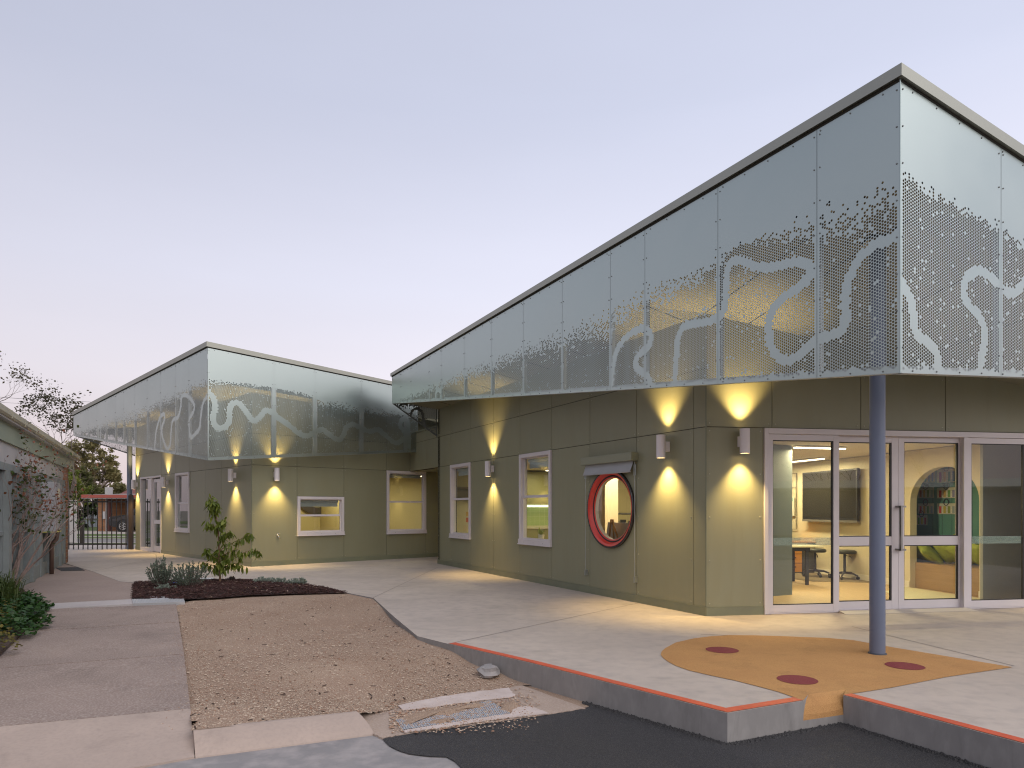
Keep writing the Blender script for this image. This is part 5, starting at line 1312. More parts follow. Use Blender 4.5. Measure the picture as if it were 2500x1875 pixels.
# ------------------------------------------------------------------ old classroom building on the left
OW = Wall((-11.68, 17.8), (.4588, -.8886), n=(.8886, .4588))      # u runs towards the camera
ob = thing('old_building', 'old low grey-green building with gutter and window bays at the left edge', 'building', (-11.68, 17.8, 0))
M_old = mat('old_grey_green', (.255, .285, .285), .6, c2=(.225, .255, .26), scale=1.5, c3=(.20, .22, .21), s3=6, f3=.3)
M_oldp = mat('old_pale_panel', (.52, .50, .50), .6, c2=(.47, .46, .46), scale=2)
M_fas = mat('old_green_fascia', (.33, .38, .29), .5, c2=(.30, .345, .27), scale=2)
M_gut = mat('old_gutter_paint', (.50, .47, .36), .5, c2=(.42, .40, .31), scale=3)
UE = 15.0
obj('eaves_fascia', MB().wbox(OW, -2.2, UE, 2.49, 2.80, -.12, .02), M_fas, ob)
obj('eaves_soffit', MB().wbox(OW, -2.2, UE, 2.80, 2.83, -1.0, .11), M_oldp, ob)
m_ = MB(); pf = [(2.83, .03), (2.83, .13), (2.86, .155), (2.95, .155), (2.955, .145), (2.87, .145), (2.845, .125), (2.84, .03)]
for (w0, o0), (w1, o1) in zip(pf, pf[1:]): m_.face([OW.p(-2.35, w0, o0), OW.p(UE, w0, o0), OW.p(UE, w1, o1), OW.p(-2.35, w1, o1)])
m_.face([OW.p(-2.35, w, o) for w, o in pf])
gt_ = obj('gutter', m_, M_gut, ob)
for k in range(14):
    u_ = -1.6 + 1.2 * k; obj('gutter_strap', MB().wbox(OW, u_, u_ + .025, 2.828, 2.958, .10, .158), M_gut, gt_)
obj('roof', MB().hexa([OW.p(-2.4, 2.93, .10), OW.p(UE, 2.93, .10), OW.p(UE, 3.4, -4), OW.p(-2.4, 3.4, -4), OW.p(-2.4, 2.96, .10), OW.p(UE, 2.96, .10), OW.p(UE, 3.44, -4), OW.p(-2.4, 3.44, -4)]), mat('old_roof', (.30, .27, .25), .5, .3), ob)
# brick pier at the far end
mbk, t, b = new_mat('pier_brick'); N_ = t.nodes; br = N_.new('ShaderNodeTexBrick'); br.inputs['Color1'].default_value = (.30, .15, .09, 1); br.inputs['Color2'].default_value = (.24, .115, .07, 1); br.inputs['Mortar'].default_value = (.27, .22, .18, 1)
br.inputs['Scale'].default_value = 1.0; br.inputs['Brick Width'].default_value = .24; br.inputs['Row Height'].default_value = .086; br.inputs['Mortar Size'].default_value = .008
mpn = N_.new('ShaderNodeMapping'); mpn.inputs['Rotation'].default_value = (R(90), 0, 0); tcn = N_.new('ShaderNodeTexCoord'); t.links.new(tcn.outputs['Object'], mpn.inputs[0]); t.links.new(mpn.outputs[0], br.inputs[0]); t.links.new(br.outputs[0], b.inputs['Base Color']); b.inputs['Roughness'].default_value = .9
obj('brick_pier', MB().wbox(OW, -.30, .02, 0, 2.49, -.6, .06), mbk, ob)
# window bays
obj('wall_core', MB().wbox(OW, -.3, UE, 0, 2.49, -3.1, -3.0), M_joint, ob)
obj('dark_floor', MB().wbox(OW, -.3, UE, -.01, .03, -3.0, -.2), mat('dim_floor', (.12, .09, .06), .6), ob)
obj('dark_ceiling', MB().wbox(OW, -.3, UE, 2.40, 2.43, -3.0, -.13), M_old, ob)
obj('upper_panel', MB().wbox(OW, .02, UE, 2.14, 2.488, -.10, -.02), M_oldp, ob)
obj('window_head', MB().wbox(OW, .02, UE, 2.02, 2.139, -.11, .03), M_old, ob)
obj('lower_panel', MB().wbox(OW, .02, UE, .0, .26, -.11, .015), M_old, ob)
us = [.0, .95, 2.05, 2.9, 3.9, 5.1, 6.3, 7.5, 8.7, 9.9, 11.1, 12.3, 13.5, 14.9]
for k, u_ in enumerate(us):
    obj('pilaster', MB().wbox(OW, u_ + .03, u_ + .26, 0, 2.02, -.12, .07 if k % 2 else .04), M_old, ob)
for a, b_ in zip(us, us[1:]):
    if a < .5: obj('bay_panel', MB().wbox(OW, a + .27, b_ + .02, .26, 2.02, -.09, -.03), M_old, ob); continue
    f = obj('window', MB().wbox(OW, a + .27, b_ + .02, .98, 1.04, -.08, .0).wbox(OW, a + .27, a + .31, .26, 2.02, -.08, -.01).wbox(OW, b_ - .02, b_ + .02, .26, 2.02, -.08, -.01), M_old, ob)
    for w0, w1 in ((.27, .97), (1.05, 2.01)): obj('pane', MB().wbox(OW, a + .30, b_ - .01, w0, w1, -.05, -.045), M_glass, f)
# meter box with its conduit
mu = OW.u(128)
mx_ = thing('meter_box', 'grey steel meter box hung on the old building above a bent pipe', 'meter box', OW.p(2.6, .9, 0))
M_box = mat('box_grey', (.38, .385, .41), .45, c2=(.36, .365, .39), scale=2)
ub0, ub1 = 3.31, 4.085
obj('cabinet', MB().wbox(OW, ub0, ub1, .93, 1.97, .02, .27), M_box, mx_, bevel=.006)
obj('door_face', MB().wbox(OW, ub0 + .02, ub1 - .02, .96, 1.94, .271, .28), M_box, mx_)
for k in range(2): obj('notice', MB().wbox(OW, ub0 + .12 + .2 * k, ub0 + .25 + .2 * k, 1.66, 1.84, .281, .283), mat('notice_%d' % k, (.6, .56, .42), .7), mx_)
obj('rim', MB().wbox(OW, ub0 - .02, ub1 + .02, .912, .929, .01, .30), mat('yellow_rim', (.50, .46, .12), .6), mx_)
c_ = OW.p(3.5, 0, .14)
obj('conduit', MB().tube([c_, c_ + Vector((0, 0, .58)), c_ + Vector((.015, .0, .66)), c_ + Vector((.08, .04, .75)), c_ + Vector((.10, .05, .92))], .042, 12), mat('brown_pipe', (.115, .07, .055), .5), mx_, smooth=True)

# ------------------------------------------------------------------ steel gate
GY = 23.75
gx0, gx1 = at(148, 0, GY).x, at(331, 0, GY).x
M_blk = mat('black_steel', (.018, .015, .014), .45)
gt2 = thing('steel_gate', 'black steel picket gate between the old building and the far olive wall', 'gate', ((gx0 + gx1) / 2, GY, 0))
for w in (1.66, .18): obj('rail', MB().box(gx0, gx1 - .2, GY - .02, GY + .02, w - .025, w + .025), M_blk, gt2)
for k in range(15):
    x = at(158 + k * (309 - 158) / 13.0, 0, GY).x
    if x > gx1 - .2: break
    obj('picket', MB().box(x - .013, x + .013, GY - .045, GY - .0205, -.03 if k < 9 else .02, 1.77), M_blk, gt2)
obj('gate_post', MB().box(gx1 - .22, gx1 - .10, GY - .06, GY + .06, 0, 1.86).lathe([(.085, 1.86), (.07, 1.90), (.01, 1.92)], (gx1 - .16, GY, 0), (0, 0, 1), 8), mat('dark_post', (.035, .022, .016), .6), gt2)
obj('drop_bolt', MB().tube([(gx1 - .27, GY - .03, .3), (gx1 - .27, GY - .03, 1.2)], .01, 6), M_steel, gt2)

# ------------------------------------------------------------------ street beyond the gate
zs = -.06
def sheet(name, y0, y1, z, m, x0=-120, x1=60): return struct(name, MB().face([(x0, y0, z), (x1, y0, z), (x1, y1, z), (x0, y1, z)]), m)
M_road = mat('street_asphalt', (.22, .205, .195), .9, c2=(.19, .18, .17), scale=.4)
M_conc2 = mat('pale_footpath', (.42, .37, .32), .9, c2=(.37, .33, .29), scale=.6)
sheet('verge', 27, 140, zs - .03, M_dirt)
sheet('grass_verge', 27.05, 29.6, zs - .01, M_grass); sheet('kerb_strip', 29.6, 30.1, zs, M_conc2); sheet('street', 30.1, 33.6, zs - .02, M_road); sheet('far_kerb', 33.6, 34.0, zs, M_conc2)
sheet('far_verge', 34.0, 35.8, zs, M_grass); sheet('far_footpath', 35.8, 36.6, zs + .004, M_conc2); sheet('front_lawn', 36.6, 40.2, zs, M_grass); sheet('driveway', 40.2, 46, zs + .006, M_conc2, -34, -10); sheet('side_lawn', 46, 60, zs, M_grass, -70, -27)
# white cabinet and timber bollard behind the gate
wc = at(165, 0, 26.4).x
cbn = thing('white_cabinet', 'tall white cabinet standing behind the left end of the gate', 'cabinet', (wc, 26.4, 0))
obj('body', MB().box(wc - .55, wc + .1, 26.3, 26.7, .12, 1.72), mat('cabinet_white', (.68, .68, .72), .5), cbn, bevel=.01)
obj('side_trim', MB().box(wc + .101, wc + .16, 26.28, 26.72, .12, 1.74), mat('cabinet_trim', (.60, .58, .56), .6), cbn); obj('plinth', MB().box(wc - .5, wc + .1, 26.34, 26.66, -.02, .12), M_stud, cbn)
bo = at(200.5, 0, 28.6).x
tag(obj('timber_bollard', MB().lathe([(.001, -.1), (.09, -.1), (.085, .86), (.06, .9), (.001, .9)], (bo, 28.6, 0), (0, 0, 1), 10), mat('old_timber', (.07, .055, .045), .9, c2=(.05, .04, .035), scale=6)), 'weathered timber bollard on the grass behind the gate', 'bollard')
# brick house with red roof and carport across the street
hy = 45.0
hs = thing('brick_house', 'brick house with red fascia and carport across the street', 'house', (-24, hy, zs))
mb2, t, b = new_mat('house_brick'); N_ = t.nodes; br = N_.new('ShaderNodeTexBrick'); br.inputs['Color1'].default_value = (.36, .17, .075, 1); br.inputs['Color2'].default_value = (.28, .125, .055, 1); br.inputs['Mortar'].default_value = (.22, .16, .12, 1)
br.inputs['Scale'].default_value = 1.0; br.inputs['Brick Width'].default_value = .24; br.inputs['Row Height'].default_value = .086; br.inputs['Mortar Size'].default_value = .01
mpn = N_.new('ShaderNodeMapping'); mpn.inputs['Rotation'].default_value = (R(90), 0, 0); tcn = N_.new('ShaderNodeTexCoord'); t.links.new(tcn.outputs['Object'], mpn.inputs[0]); t.links.new(mpn.outputs[0], br.inputs[0]); t.links.new(br.outputs[0], b.inputs['Base Color']); b.inputs['Roughness'].default_value = .9
X = lambda px, y=hy: at(px, 0, y).x
obj('wall', MB().box(X(237), X(262), hy, hy + 8, zs, 2.08), mb2, hs); obj('carport_back', MB().box(X(262), X(380), hy + 5, hy + 5.3, zs, 2.08), mb2, hs)
obj('downpipe', MB().box(X(260.5), X(262), hy - .12, hy - .03, zs, 2.1), M_oldp, hs); obj('carport_post', MB().box(X(264), X(268), hy - .05, hy + .15, zs, 2.1), mat('maroon_post', (.10, .035, .03), .6), hs)
obj('eaves', MB().box(X(213), X(400), hy - .6, hy + 7, 2.08, 2.16), M_oldp, hs)
obj('roof_fascia', MB().box(X(214), X(400), hy - .68, hy - .6, 2.14, 2.34), mat('red_fascia', (.36, .085, .065), .6), hs)
m_ = MB(); m_.face([(X(214), hy - .6, 2.35), (X(400), hy - .6, 2.35), (X(400), hy + 4, 2.5), (X(214), hy + 4, 2.5)]); obj('carport_roof', m_, M_cap, hs)
mt_, t, b = new_mat('red_tiles'); N_ = t.nodes; wv = N_.new('ShaderNodeTexWave'); wv.inputs['Scale'].default_value = 3.2; wv.bands_direction = 'X'; tcn = N_.new('ShaderNodeTexCoord'); t.links.new(tcn.outputs['Object'], wv.inputs[0]); cr = N_.new('ShaderNodeValToRGB'); cr.color_ramp.elements[0].color = (.10, .035, .03, 1); cr.color_ramp.elements[1].color = (.24, .085, .07, 1); t.links.new(wv.outputs[0], cr.inputs[0]); t.links.new(cr.outputs[0], b.inputs['Base Color']); b.inputs['Roughness'].default_value = .8
m_ = MB(); yb = hy + 6
m_.v = [(X(290, yb), yb, 2.5), (X(480, yb), yb, 2.5), (X(480, yb + 5), yb + 5, 4.2), (X(294, yb), yb + 5, 4.2), (X(290, yb), yb + 10, 2.5)]; m_.f = [(0, 1, 2, 3), (0, 3, 4)]
obj('tiled_roof', m_, mt_, hs)
obj('chimney', MB().box(X(256, yb), X(264, yb), yb, yb + .6, 2.2, 3.05), M_oldp, hs)
obj('meter', MB().box(X(252), X(258), hy - .1, hy, .75, 1.25), M_oldp, hs)
# grey side fence, panel by panel
fc = thing('side_fence', 'pale blue-grey sheet fence beside the brick house', 'fence', (X(220, 56), 56, zs))
for k in range(9):
    x = X(196, 56) + k * .42; obj('fence_panel', MB().box(x, x + .40, 56, 56.05, zs, .95), mat('fence_grey_%d' % k, (.33, .36, .40), .6), fc)
obj('fence_rail', MB().box(X(196, 56), X(196, 56) + 3.8, 55.95, 56.0, .55, .62), mat('fence_rail', (.16, .14, .13), .7), fc)

# dark four-wheel drive in the carport, nose to the left
def build_car():
    x0, yc = X(267, 43.8), 44.6
    car = thing('parked_car', 'dark four-wheel drive parked nose out in the carport', 'car', (x0 + 2, yc, zs), local=True)
    L = 4.7
    prof = [(0.05, .45), (0.02, .75), (.12, .98), (.9, 1.08), (1.25, 1.12), (1.75, 1.62), (2.2, 1.74), (3.8, 1.74), (4.4, 1.6), (4.62, 1.05), (4.66, .55), (4.5, .38), (.35, .32)]
    hw = .93
    def lay(scale):
        return [(x - 2, z) for x, z in prof]
    m_ = MB(); n = len(prof); rows_ = [(-hw, .94, 0), (-hw * .97, 1, .0), (0, 1, .02), (hw * .97, 1, 0), (hw, .94, 0)]
    for yy, s_, dz in rows_:
        for x, z in prof:
            cab = .16 * max(0, (z - 1.1) / .6); m_.v.append((x - 2, yy * (1 - cab), z + dz if s_ == 1 else .55 + (z - .55) * .95))
    for i in range(len(rows_) - 1):
        for k in range(n): m_.f.append((i * n + k, i * n + (k + 1) % n, (i + 1) * n + (k + 1) % n, (i + 1) * n + k))
    m_.f.append(tuple(range(n))); m_.f.append(tuple(reversed(range((len(rows_) - 1) * n, len(rows_) * n))))
    Mc = mat('car_paint', (.018, .019, .022), .22, coat=.8); Mt = mat('tyre', (.02, .02, .02), .8); Mr = mat('alloy', (.55, .55, .55), .3, .9)
    obj('body', m_, Mc, car, bevel=.05)
    for x in (.95, 3.75):
        for s_ in (-1, 1):
            w = obj('wheel', MB().lathe([(.20, -.11), (.33, -.11), (.36, -.07), (.36, .07), (.33, .11), (.20, .11)], (x - 2, s_ * .86, .36), (0, s_, 0), 28), Mt, car, smooth=True)
            m_ = MB().lathe([(.235, .10), (.235, .118), (.20, .118), (.20, .10)], (x - 2, s_ * .86, .36), (0, s_, 0), 24)
            for k in range(6):
                a = k * math.pi / 3; c_ = Vector((x - 2, s_ * .975, .36)); d_ = Vector((math.cos(a), 0, math.sin(a))); m_.bar(c_, c_ + d_ * .22, .055, .02, Vector((0, 1, 0)))
            obj('rim', m_, Mr, w)
            obj('hub_dark', MB().disc((x - 2, s_ * .96, .36), (0, s_, 0), .21, 20), Mt, w)
            obj('arch', MB().lathe([(.37, .0), (.44, .0), (.44, .02), (.37, .02)], (x - 2, s_ * .925, .38), (0, s_, 0), 24), mat('arch_%d' % len(MATS), (.012, .012, .013), .7), car)
    for s_ in (-1, 1):
        obj('headlight', MB().box(-1.97, -1.6, s_ * .78 - .12, s_ * .78 + .14, .78, .93), mat('lamp_glass_%d' % len(MATS), (.5, .5, .52), .1), car, bevel=.03)
        q = [(1.35 - 2, 1.13), (1.8 - 2, 1.56), (2.2 - 2, 1.66), (3.7 - 2, 1.66), (4.2 - 2, 1.5), (4.3 - 2, 1.15)]
        obj('side_window', MB().face([(x, s_ * (.935 - .16 * .93 * max(0, (z - 1.1) / .6) + .004), z) for x, z in q]), mat('tint_%d' % len(MATS), (.02, .022, .025), .08), car)
        obj('side_mirror', MB().box(1.45 - 2, 1.65 - 2, s_ * 1.0 - .1, s_ * 1.0 + .1, 1.12, 1.3), Mc, car, bevel=.03)
    return car
build_car()
# power lines over the street
pw = MB().tube([at(-60, 965, 42), at(60, 974, 42.5), at(150, 978.5, 43), at(222, 981.5, 43.5), at(420, 990, 45)], .012, 5)
tag(obj('power_line', pw, mat('cable', (.10, .10, .11), .6)), 'thin upper power line crossing the sky beside the far roof', 'power line', 'power lines')
pw = MB().tube([at(-60, 979, 42), at(105, 988, 42.5), at(200, 992, 43), at(420, 1000, 45)], .008, 5)
tag(obj('power_line', pw, MATS['cable']), 'thinner lower power line crossing the sky beside the far roof', 'power line', 'power lines')

# ------------------------------------------------------------------ trees and plants
def grow(mb, p, d, L, r, depth, tips, g, spread=.6, up=.15, kids=(2, 3), shrink=.72, seg=3, sides=5, mind=0):
    pts = [p]; rads = [r]; q = p.copy(); dd_ = d.copy()
    for i in range(seg):
        dd_ = (dd_ + Vector((g.gauss(0, .13), g.gauss(0, .13), g.gauss(0, .08) + up * .25))).normalized(); q = q + dd_ * (L / seg); pts.append(q.copy()); rads.append(r * (1 - .35 * (i + 1) / seg))
    mb.tube(pts, rads, max(3, sides), cap=False)
    if depth == 0: tips.append((q, dd_)); return
    if depth <= mind: tips.append((q, dd_))
    for k in range(g.randint(*kids)):
        a = g.uniform(0, 6.283); s_ = dd_.orthogonal().normalized(); s_ = Matrix.Rotation(a, 3, dd_) @ s_
        nd = (dd_ + s_ * g.uniform(.5, 1.2) * spread + Vector((0, 0, up))).normalized()
        st = pts[-1] if k < 2 else pts[-2]
        grow(mb, st, nd, L * shrink * g.uniform(.75, 1.15), rads[-1] * .72, depth - 1, tips, g, spread, up, kids, shrink, seg, sides - 1, mind)
def leaves(mb, centres, g, n, rad, size, flat=.6, droop=0.0, squash=1.0):
    for c, d in centres:
        for _ in range(n):
            v = Vector((g.gauss(0, 1), g.gauss(0, 1), g.gauss(0, 1) * squash)); v = v * (rad * g.random() ** .4 / max(v.length, .3))
            p = c + v; l = size * g.uniform(.6, 1.3); a = Vector((g.gauss(0, 1), g.gauss(0, 1), g.gauss(0, .7) - droop)).normalized(); b = a.cross(Vector((g.gauss(0, 1), g.gauss(0, 1), g.gauss(0, 1)))).normalized() * l * .32
            mb.face([p, p + a * l * .5 - b, p + a * l, p + a * l * .5 + b])
M_bark = mat('bark_grey', (.16, .13, .11), .9, c2=(.10, .08, .07), scale=6)
M_bark2 = mat('bark_pale', (.30, .25, .22), .85, c2=(.20, .16, .14), scale=8)
def tree(name, label, base, H_, r, depth, seed, leafm=None, nleaf=0, lrad=.4, lsize=.1, lean=(0, 0, 1), spread=.6, up=.15, kids=(2, 3), shrink=.74, first=.30, bark=M_bark, group=None, cat='tree', mind=0, squash=1.0):
    g = random.Random(seed); t = thing(name, label, cat, base, 0, group)
    m_ = MB(); tips = []; grow(m_, Vector(base), Vector(lean).normalized(), H_ * first, r, depth, tips, g, spread, up, kids, shrink, 3, 7, mind)
    obj('trunk', m_, bark, t)
    if leafm:
        l = MB(); leaves(l, tips, g, nleaf, lrad, lsize, squash=squash); tag(obj('crown', l, leafm, t), kind=None)
    return t
L_sparse = leaf_mat('sparse_leaf', (.055, .05, .022), (.09, .075, .03))
tree('street_tree', 'half bare tree with sparse dark leaves behind the old building, tallest at the picture edge', (at(-30, 0, 31).x, 31, -.1), 11.6, .20, 7, 5, L_sparse, 2, .28, .12, (.10, 0, 1), .60, .20, (2, 3), .78, .29, group='trees beyond the old building', mind=1)
tree('street_tree', 'sparse leafy tree reaching up behind the gutter of the old building', (at(118, 0, 33).x, 33, -.1), 8.0, .17, 7, 12, L_sparse, 4, .30, .13, (.12, 0, 1), .60, .14, (2, 3), .77, .27, group='trees beyond the old building', mind=1)
L_gum = leaf_mat('gum_leaf', (.17, .17, .065), (.32, .26, .12), 1.2, .55, .4); L_gum2 = leaf_mat('gum_leaf_dark', (.085, .105, .035), (.16, .155, .055), 1.2, .55, .4)
L_hedge = leaf_mat('hedge_leaf', (.14, .18, .025), (.25, .27, .05), 1.5, .55, .4); L_dk = leaf_mat('dark_leaf', (.022, .035, .012), (.05, .06, .018), 1.5)
def blob_tree(name, label, base, blobs, leafm, n, size, seed, group='trees across the street', trunk=.2, bark=M_bark):
    """tree from a trunk, limbs to every clump, and leaf clumps given as (px, py, radius_px) at the tree's distance"""
    g = random.Random(seed); Yd = base[1]; t = thing(name, label, 'tree', base, 0, group); m_ = MB(); l = MB(); b0 = Vector(base)
    cs = [(at(x, y, Yd) + Vector((0, g.uniform(-1, 1) * rr * Yd / F, 0)), rr * Yd / F) for x, y, rr in blobs]
    mid = sum((c for c, _ in cs), Vector()) / len(cs); fork = b0.lerp(mid, .45); fork.x = b0.x * .6 + mid.x * .4
    m_.tube([b0, b0.lerp(fork, .5) + Vector((g.uniform(-.1, .1), 0, 0)), fork], [trunk, trunk * .85, trunk * .7], 8)
    for c, rr in cs:
        k_ = fork.lerp(c, .5) + Vector((g.gauss(0, .3), g.gauss(0, .3), g.uniform(0, .4))); m_.tube([fork, k_, c], [trunk * .45, trunk * .28, trunk * .1], 6, cap=False)
        sub = [(c + Vector((g.gauss(0, .55), g.gauss(0, .55), g.gauss(0, .45))) * rr, None) for _ in range(14)]
        leaves(l, sub, g, n, rr * .42, size, squash=.8)
        for s_, _ in sub[:6]: m_.tube([k_.lerp(c, .6), s_], [trunk * .08, trunk * .03], 4, cap=False)
    obj('trunk', m_, bark, t); obj('crown', l, leafm, t); return t
blob_tree('gum_tree', 'tall eucalyptus with clumped olive crown rising behind the gate', (at(228, 0, 88).x, 88, -.1),
          [(195, 1090, 20), (222, 1083, 16), (245, 1110, 18), (205, 1120, 17), (232, 1140, 17), (262, 1130, 14), (254, 1162, 15), (228, 1165, 16), (278, 1160, 14), (285, 1170, 9), (205, 1160, 14), (268, 1148, 12), (243, 1190, 12), (188, 1105, 14), (215, 1185, 13)], L_gum, 46, .32, 21, trunk=.35, bark=M_bark2)
blob_tree('garden_tree', 'dense yellow-green tree behind the left end of the gate', (at(170, 0, 52).x, 52, -.1),
          [(165, 1160, 18), (180, 1170, 16), (170, 1190, 20), (190, 1200, 18), (165, 1215, 20), (185, 1225, 20), (198, 1215, 12), (175, 1240, 18), (160, 1245, 16)], L_hedge, 95, .16, 22)
blob_tree('garden_tree', 'dark green tree behind the yellow-green one near the eucalyptus', (at(205, 0, 60).x, 60, -.1),
          [(200, 1160, 16), (208, 1180, 15), (215, 1195, 12), (202, 1195, 12), (196, 1150, 11)], L_gum2, 60, .18, 23)
blob_tree('garden_tree', 'small rounded green tree above the red roof of the brick house', (at(283, 0, 75).x, 75, -.1),
          [(280, 1190, 11), (292, 1195, 10), (270, 1203, 9), (285, 1203, 11), (300, 1190, 8)], L_gum, 40, .25, 24)
blob_tree('garden_tree', 'slim dark tree left of the chimney of the brick house', (at(243, 0, 70).x, 70, -.1),
          [(240, 1200, 9), (248, 1203, 7), (236, 1208, 7), (232, 1195, 6)], L_gum2, 40, .22, 25)
blob_tree('garden_tree', 'russet tinged tree just behind the gutter end of the old building', (at(170, 0, 47).x, 47, -.1),
          [(165, 1125, 12), (178, 1115, 10), (160, 1140, 12), (175, 1140, 10)], leaf_mat('russet_leaf', (.13, .09, .03), (.16, .08, .035)), 34, .14, 26)
def bush(name, label, base, blobs, leafm, n, size, seed, group=None, Yd=None):
    g = random.Random(seed); Yd = base[1]; t = thing(name, label, 'shrub', base, 0, group); m_ = MB(); l = MB(); b0 = Vector(base)
    for x, y, rr in blobs:
        c = at(x, y, Yd); rr = rr * Yd / F; m_.tube([b0, b0.lerp(c, .6) + Vector((0, 0, .05)), c], [.03, .02, .008], 5)
        leaves(l, [(c + Vector((g.gauss(0, .5), g.gauss(0, .5), g.gauss(0, .5))) * rr, None) for _ in range(14)], g, n, rr * .45, size)
    obj('stems', m_, M_bark, t); obj('foliage', l, leafm, t)
bush('garden_shrub', 'dark shrub mass seen through the left bars of the gate', (at(190, 0, 50).x, 50, -.1), [(182, 1262, 14), (195, 1255, 13), (178, 1280, 12), (192, 1278, 12), (205, 1250, 9)], L_dk, 60, .13, 31)
bush('garden_shrub', 'greyish shrub in front of the pale sheet fence', (at(225, 0, 54).x, 54, -.1), [(222, 1245, 11), (230, 1250, 9), (213, 1240, 10), (218, 1228, 10), (232, 1232, 8)], L_dk, 50, .13, 32)

# sapling in the mulch bed: every leaf its own part
sp = gp(537.5, 1428.5); Ys = sp.y
sap = thing('sapling', 'young leafy sapling standing in the mulch bed', 'tree', sp)
tx = lambda x, y: at(320 + x / 4.096, 1190 + y / 4.096, Ys)
trunk = [sp, tx(890, 900), tx(884, 800), tx(880, 650), tx(876, 500), tx(868, 380), tx(850, 290), tx(830, 220), tx(822, 140)]
m_ = MB().tube(trunk, [.024, .021, .019, .016, .013, .010, .008, .006, .004], 8)
brs = [(880, 830, [(850, 800), (790, 775), (720, 765), (680, 790)]), (888, 830, [(940, 795), (1000, 770), (1060, 760), (1120, 790)]), (884, 740, [(950, 720), (1040, 690), (1130, 650), (1220, 620), (1290, 640)]),
       (880, 720, [(840, 690), (810, 660), (790, 600)]), (880, 640, [(930, 600), (1000, 560), (1080, 520), (1160, 470), (1185, 480)]), (878, 640, [(840, 650), (800, 690)]),
       (876, 520, [(930, 480), (980, 460), (1030, 440)]), (870, 420, [(830, 390), (800, 380), (780, 340)]), (868, 400, [(910, 360), (960, 330), (1020, 320)]), (846, 280, [(800, 230), (760, 180), (735, 150), (765, 95)]),
       (830, 220, [(850, 150), (850, 90)]), (835, 240, [(870, 190), (890, 140)]), (880, 760, [(930, 740), (960, 700)]), (882, 690, [(960, 650), (1010, 630)])]
lp = []
g = random.Random(5)
for x, y, pl in brs:
    dy = g.uniform(-.35, .35); pts = [tx(x, y)] + [tx(*q) + Vector((0, dy * (i + 1) / len(pl), 0)) for i, q in enumerate(pl)]
    m_.tube(pts, [.008] + [.006 - .0035 * i / len(pl) for i in range(len(pl))], 5)
    for i in range(len(pts) - 1):
        for k in range(13 if len(pl) < 5 else 11): lp.append(pts[i].lerp(pts[i + 1], g.uniform(.15, 1)))
    lp += [pts[-1]] * 2
for i in range(3, len(trunk) - 1):
    for _ in range(3): lp.append(trunk[i].lerp(trunk[i + 1], g.random()))
obj('trunk', m_, mat('sapling_bark', (.17, .10, .06), .8), sap)
lm = []
for v in range(3):
    me = bpy.data.meshes.new('sapling_leaf'); ln, wd, bd = 1.0, .36, (.18, .30, .05)[v]
    vs = []; fs = []; n_ = 6
    for i in range(n_ + 1):
        t_ = i / n_; wv_ = wd / 2 * math.sin(math.pi * min(1, t_ * .96 + .04)) ** .8 * (1 - .25 * t_); z = -bd * t_ * t_
        vs += [(t_, -wv_, z + .06 * wv_ * 2), (t_, 0, z - .03), (t_, wv_, z + .06 * wv_ * 2)]
    for i in range(n_): fs += [(3 * i, 3 * i + 3, 3 * i + 4, 3 * i + 1), (3 * i + 1, 3 * i + 4, 3 * i + 5, 3 * i + 2)]
    me.from_pydata(vs, [], fs); me.update(); me.materials.append(leaf_mat('sapling_leaf_%d' % v, (.12, .17, .026), (.26, .30, .05), 2, .4, .45)); me.polygons.foreach_set('use_smooth', [True] * len(me.polygons)); lm.append(me)
g.shuffle(lp)
for p_ in lp[:300]:
    o = bpy.data.objects.new('leaf', g.choice(lm)); col.objects.link(o); o.parent = sap; o.location = p_ - sp + Vector((g.gauss(0, .022), g.gauss(0, .03), g.gauss(0, .022)))
    s_ = g.uniform(.10, .175); o.scale = (s_, s_ * g.uniform(.8, 1.2), s_)
    o.rotation_euler = (g.uniform(-.7, .7), g.uniform(.35, 1.5), g.uniform(0, 6.28))
rest = MB(); me0 = lm[0]; v0 = [v.co.copy() for v in me0.vertices]; f0 = [tuple(q.vertices) for q in me0.polygons]
for p_ in lp[300:]:          # the leaves past the first 300 stay joined
    s_ = g.uniform(.09, .15); Mx = Matrix.Translation(p_ + Vector((g.gauss(0, .022), g.gauss(0, .03), g.gauss(0, .022)))) @ Matrix.Rotation(g.uniform(0, 6.28), 4, 'Z') @ Matrix.Rotation(g.uniform(.35, 1.5), 4, 'Y') @ Matrix.Rotation(g.uniform(-.7, .7), 4, 'X') @ Matrix.Scale(s_, 4)
    b_ = len(rest.v); rest.v += [tuple(Mx @ v) for v in v0]; rest.f += [tuple(b_ + i for i in q) for q in f0]
if rest.v: tag(obj('more_leaves', rest, me0.materials[0], sap, True), kind='stuff')
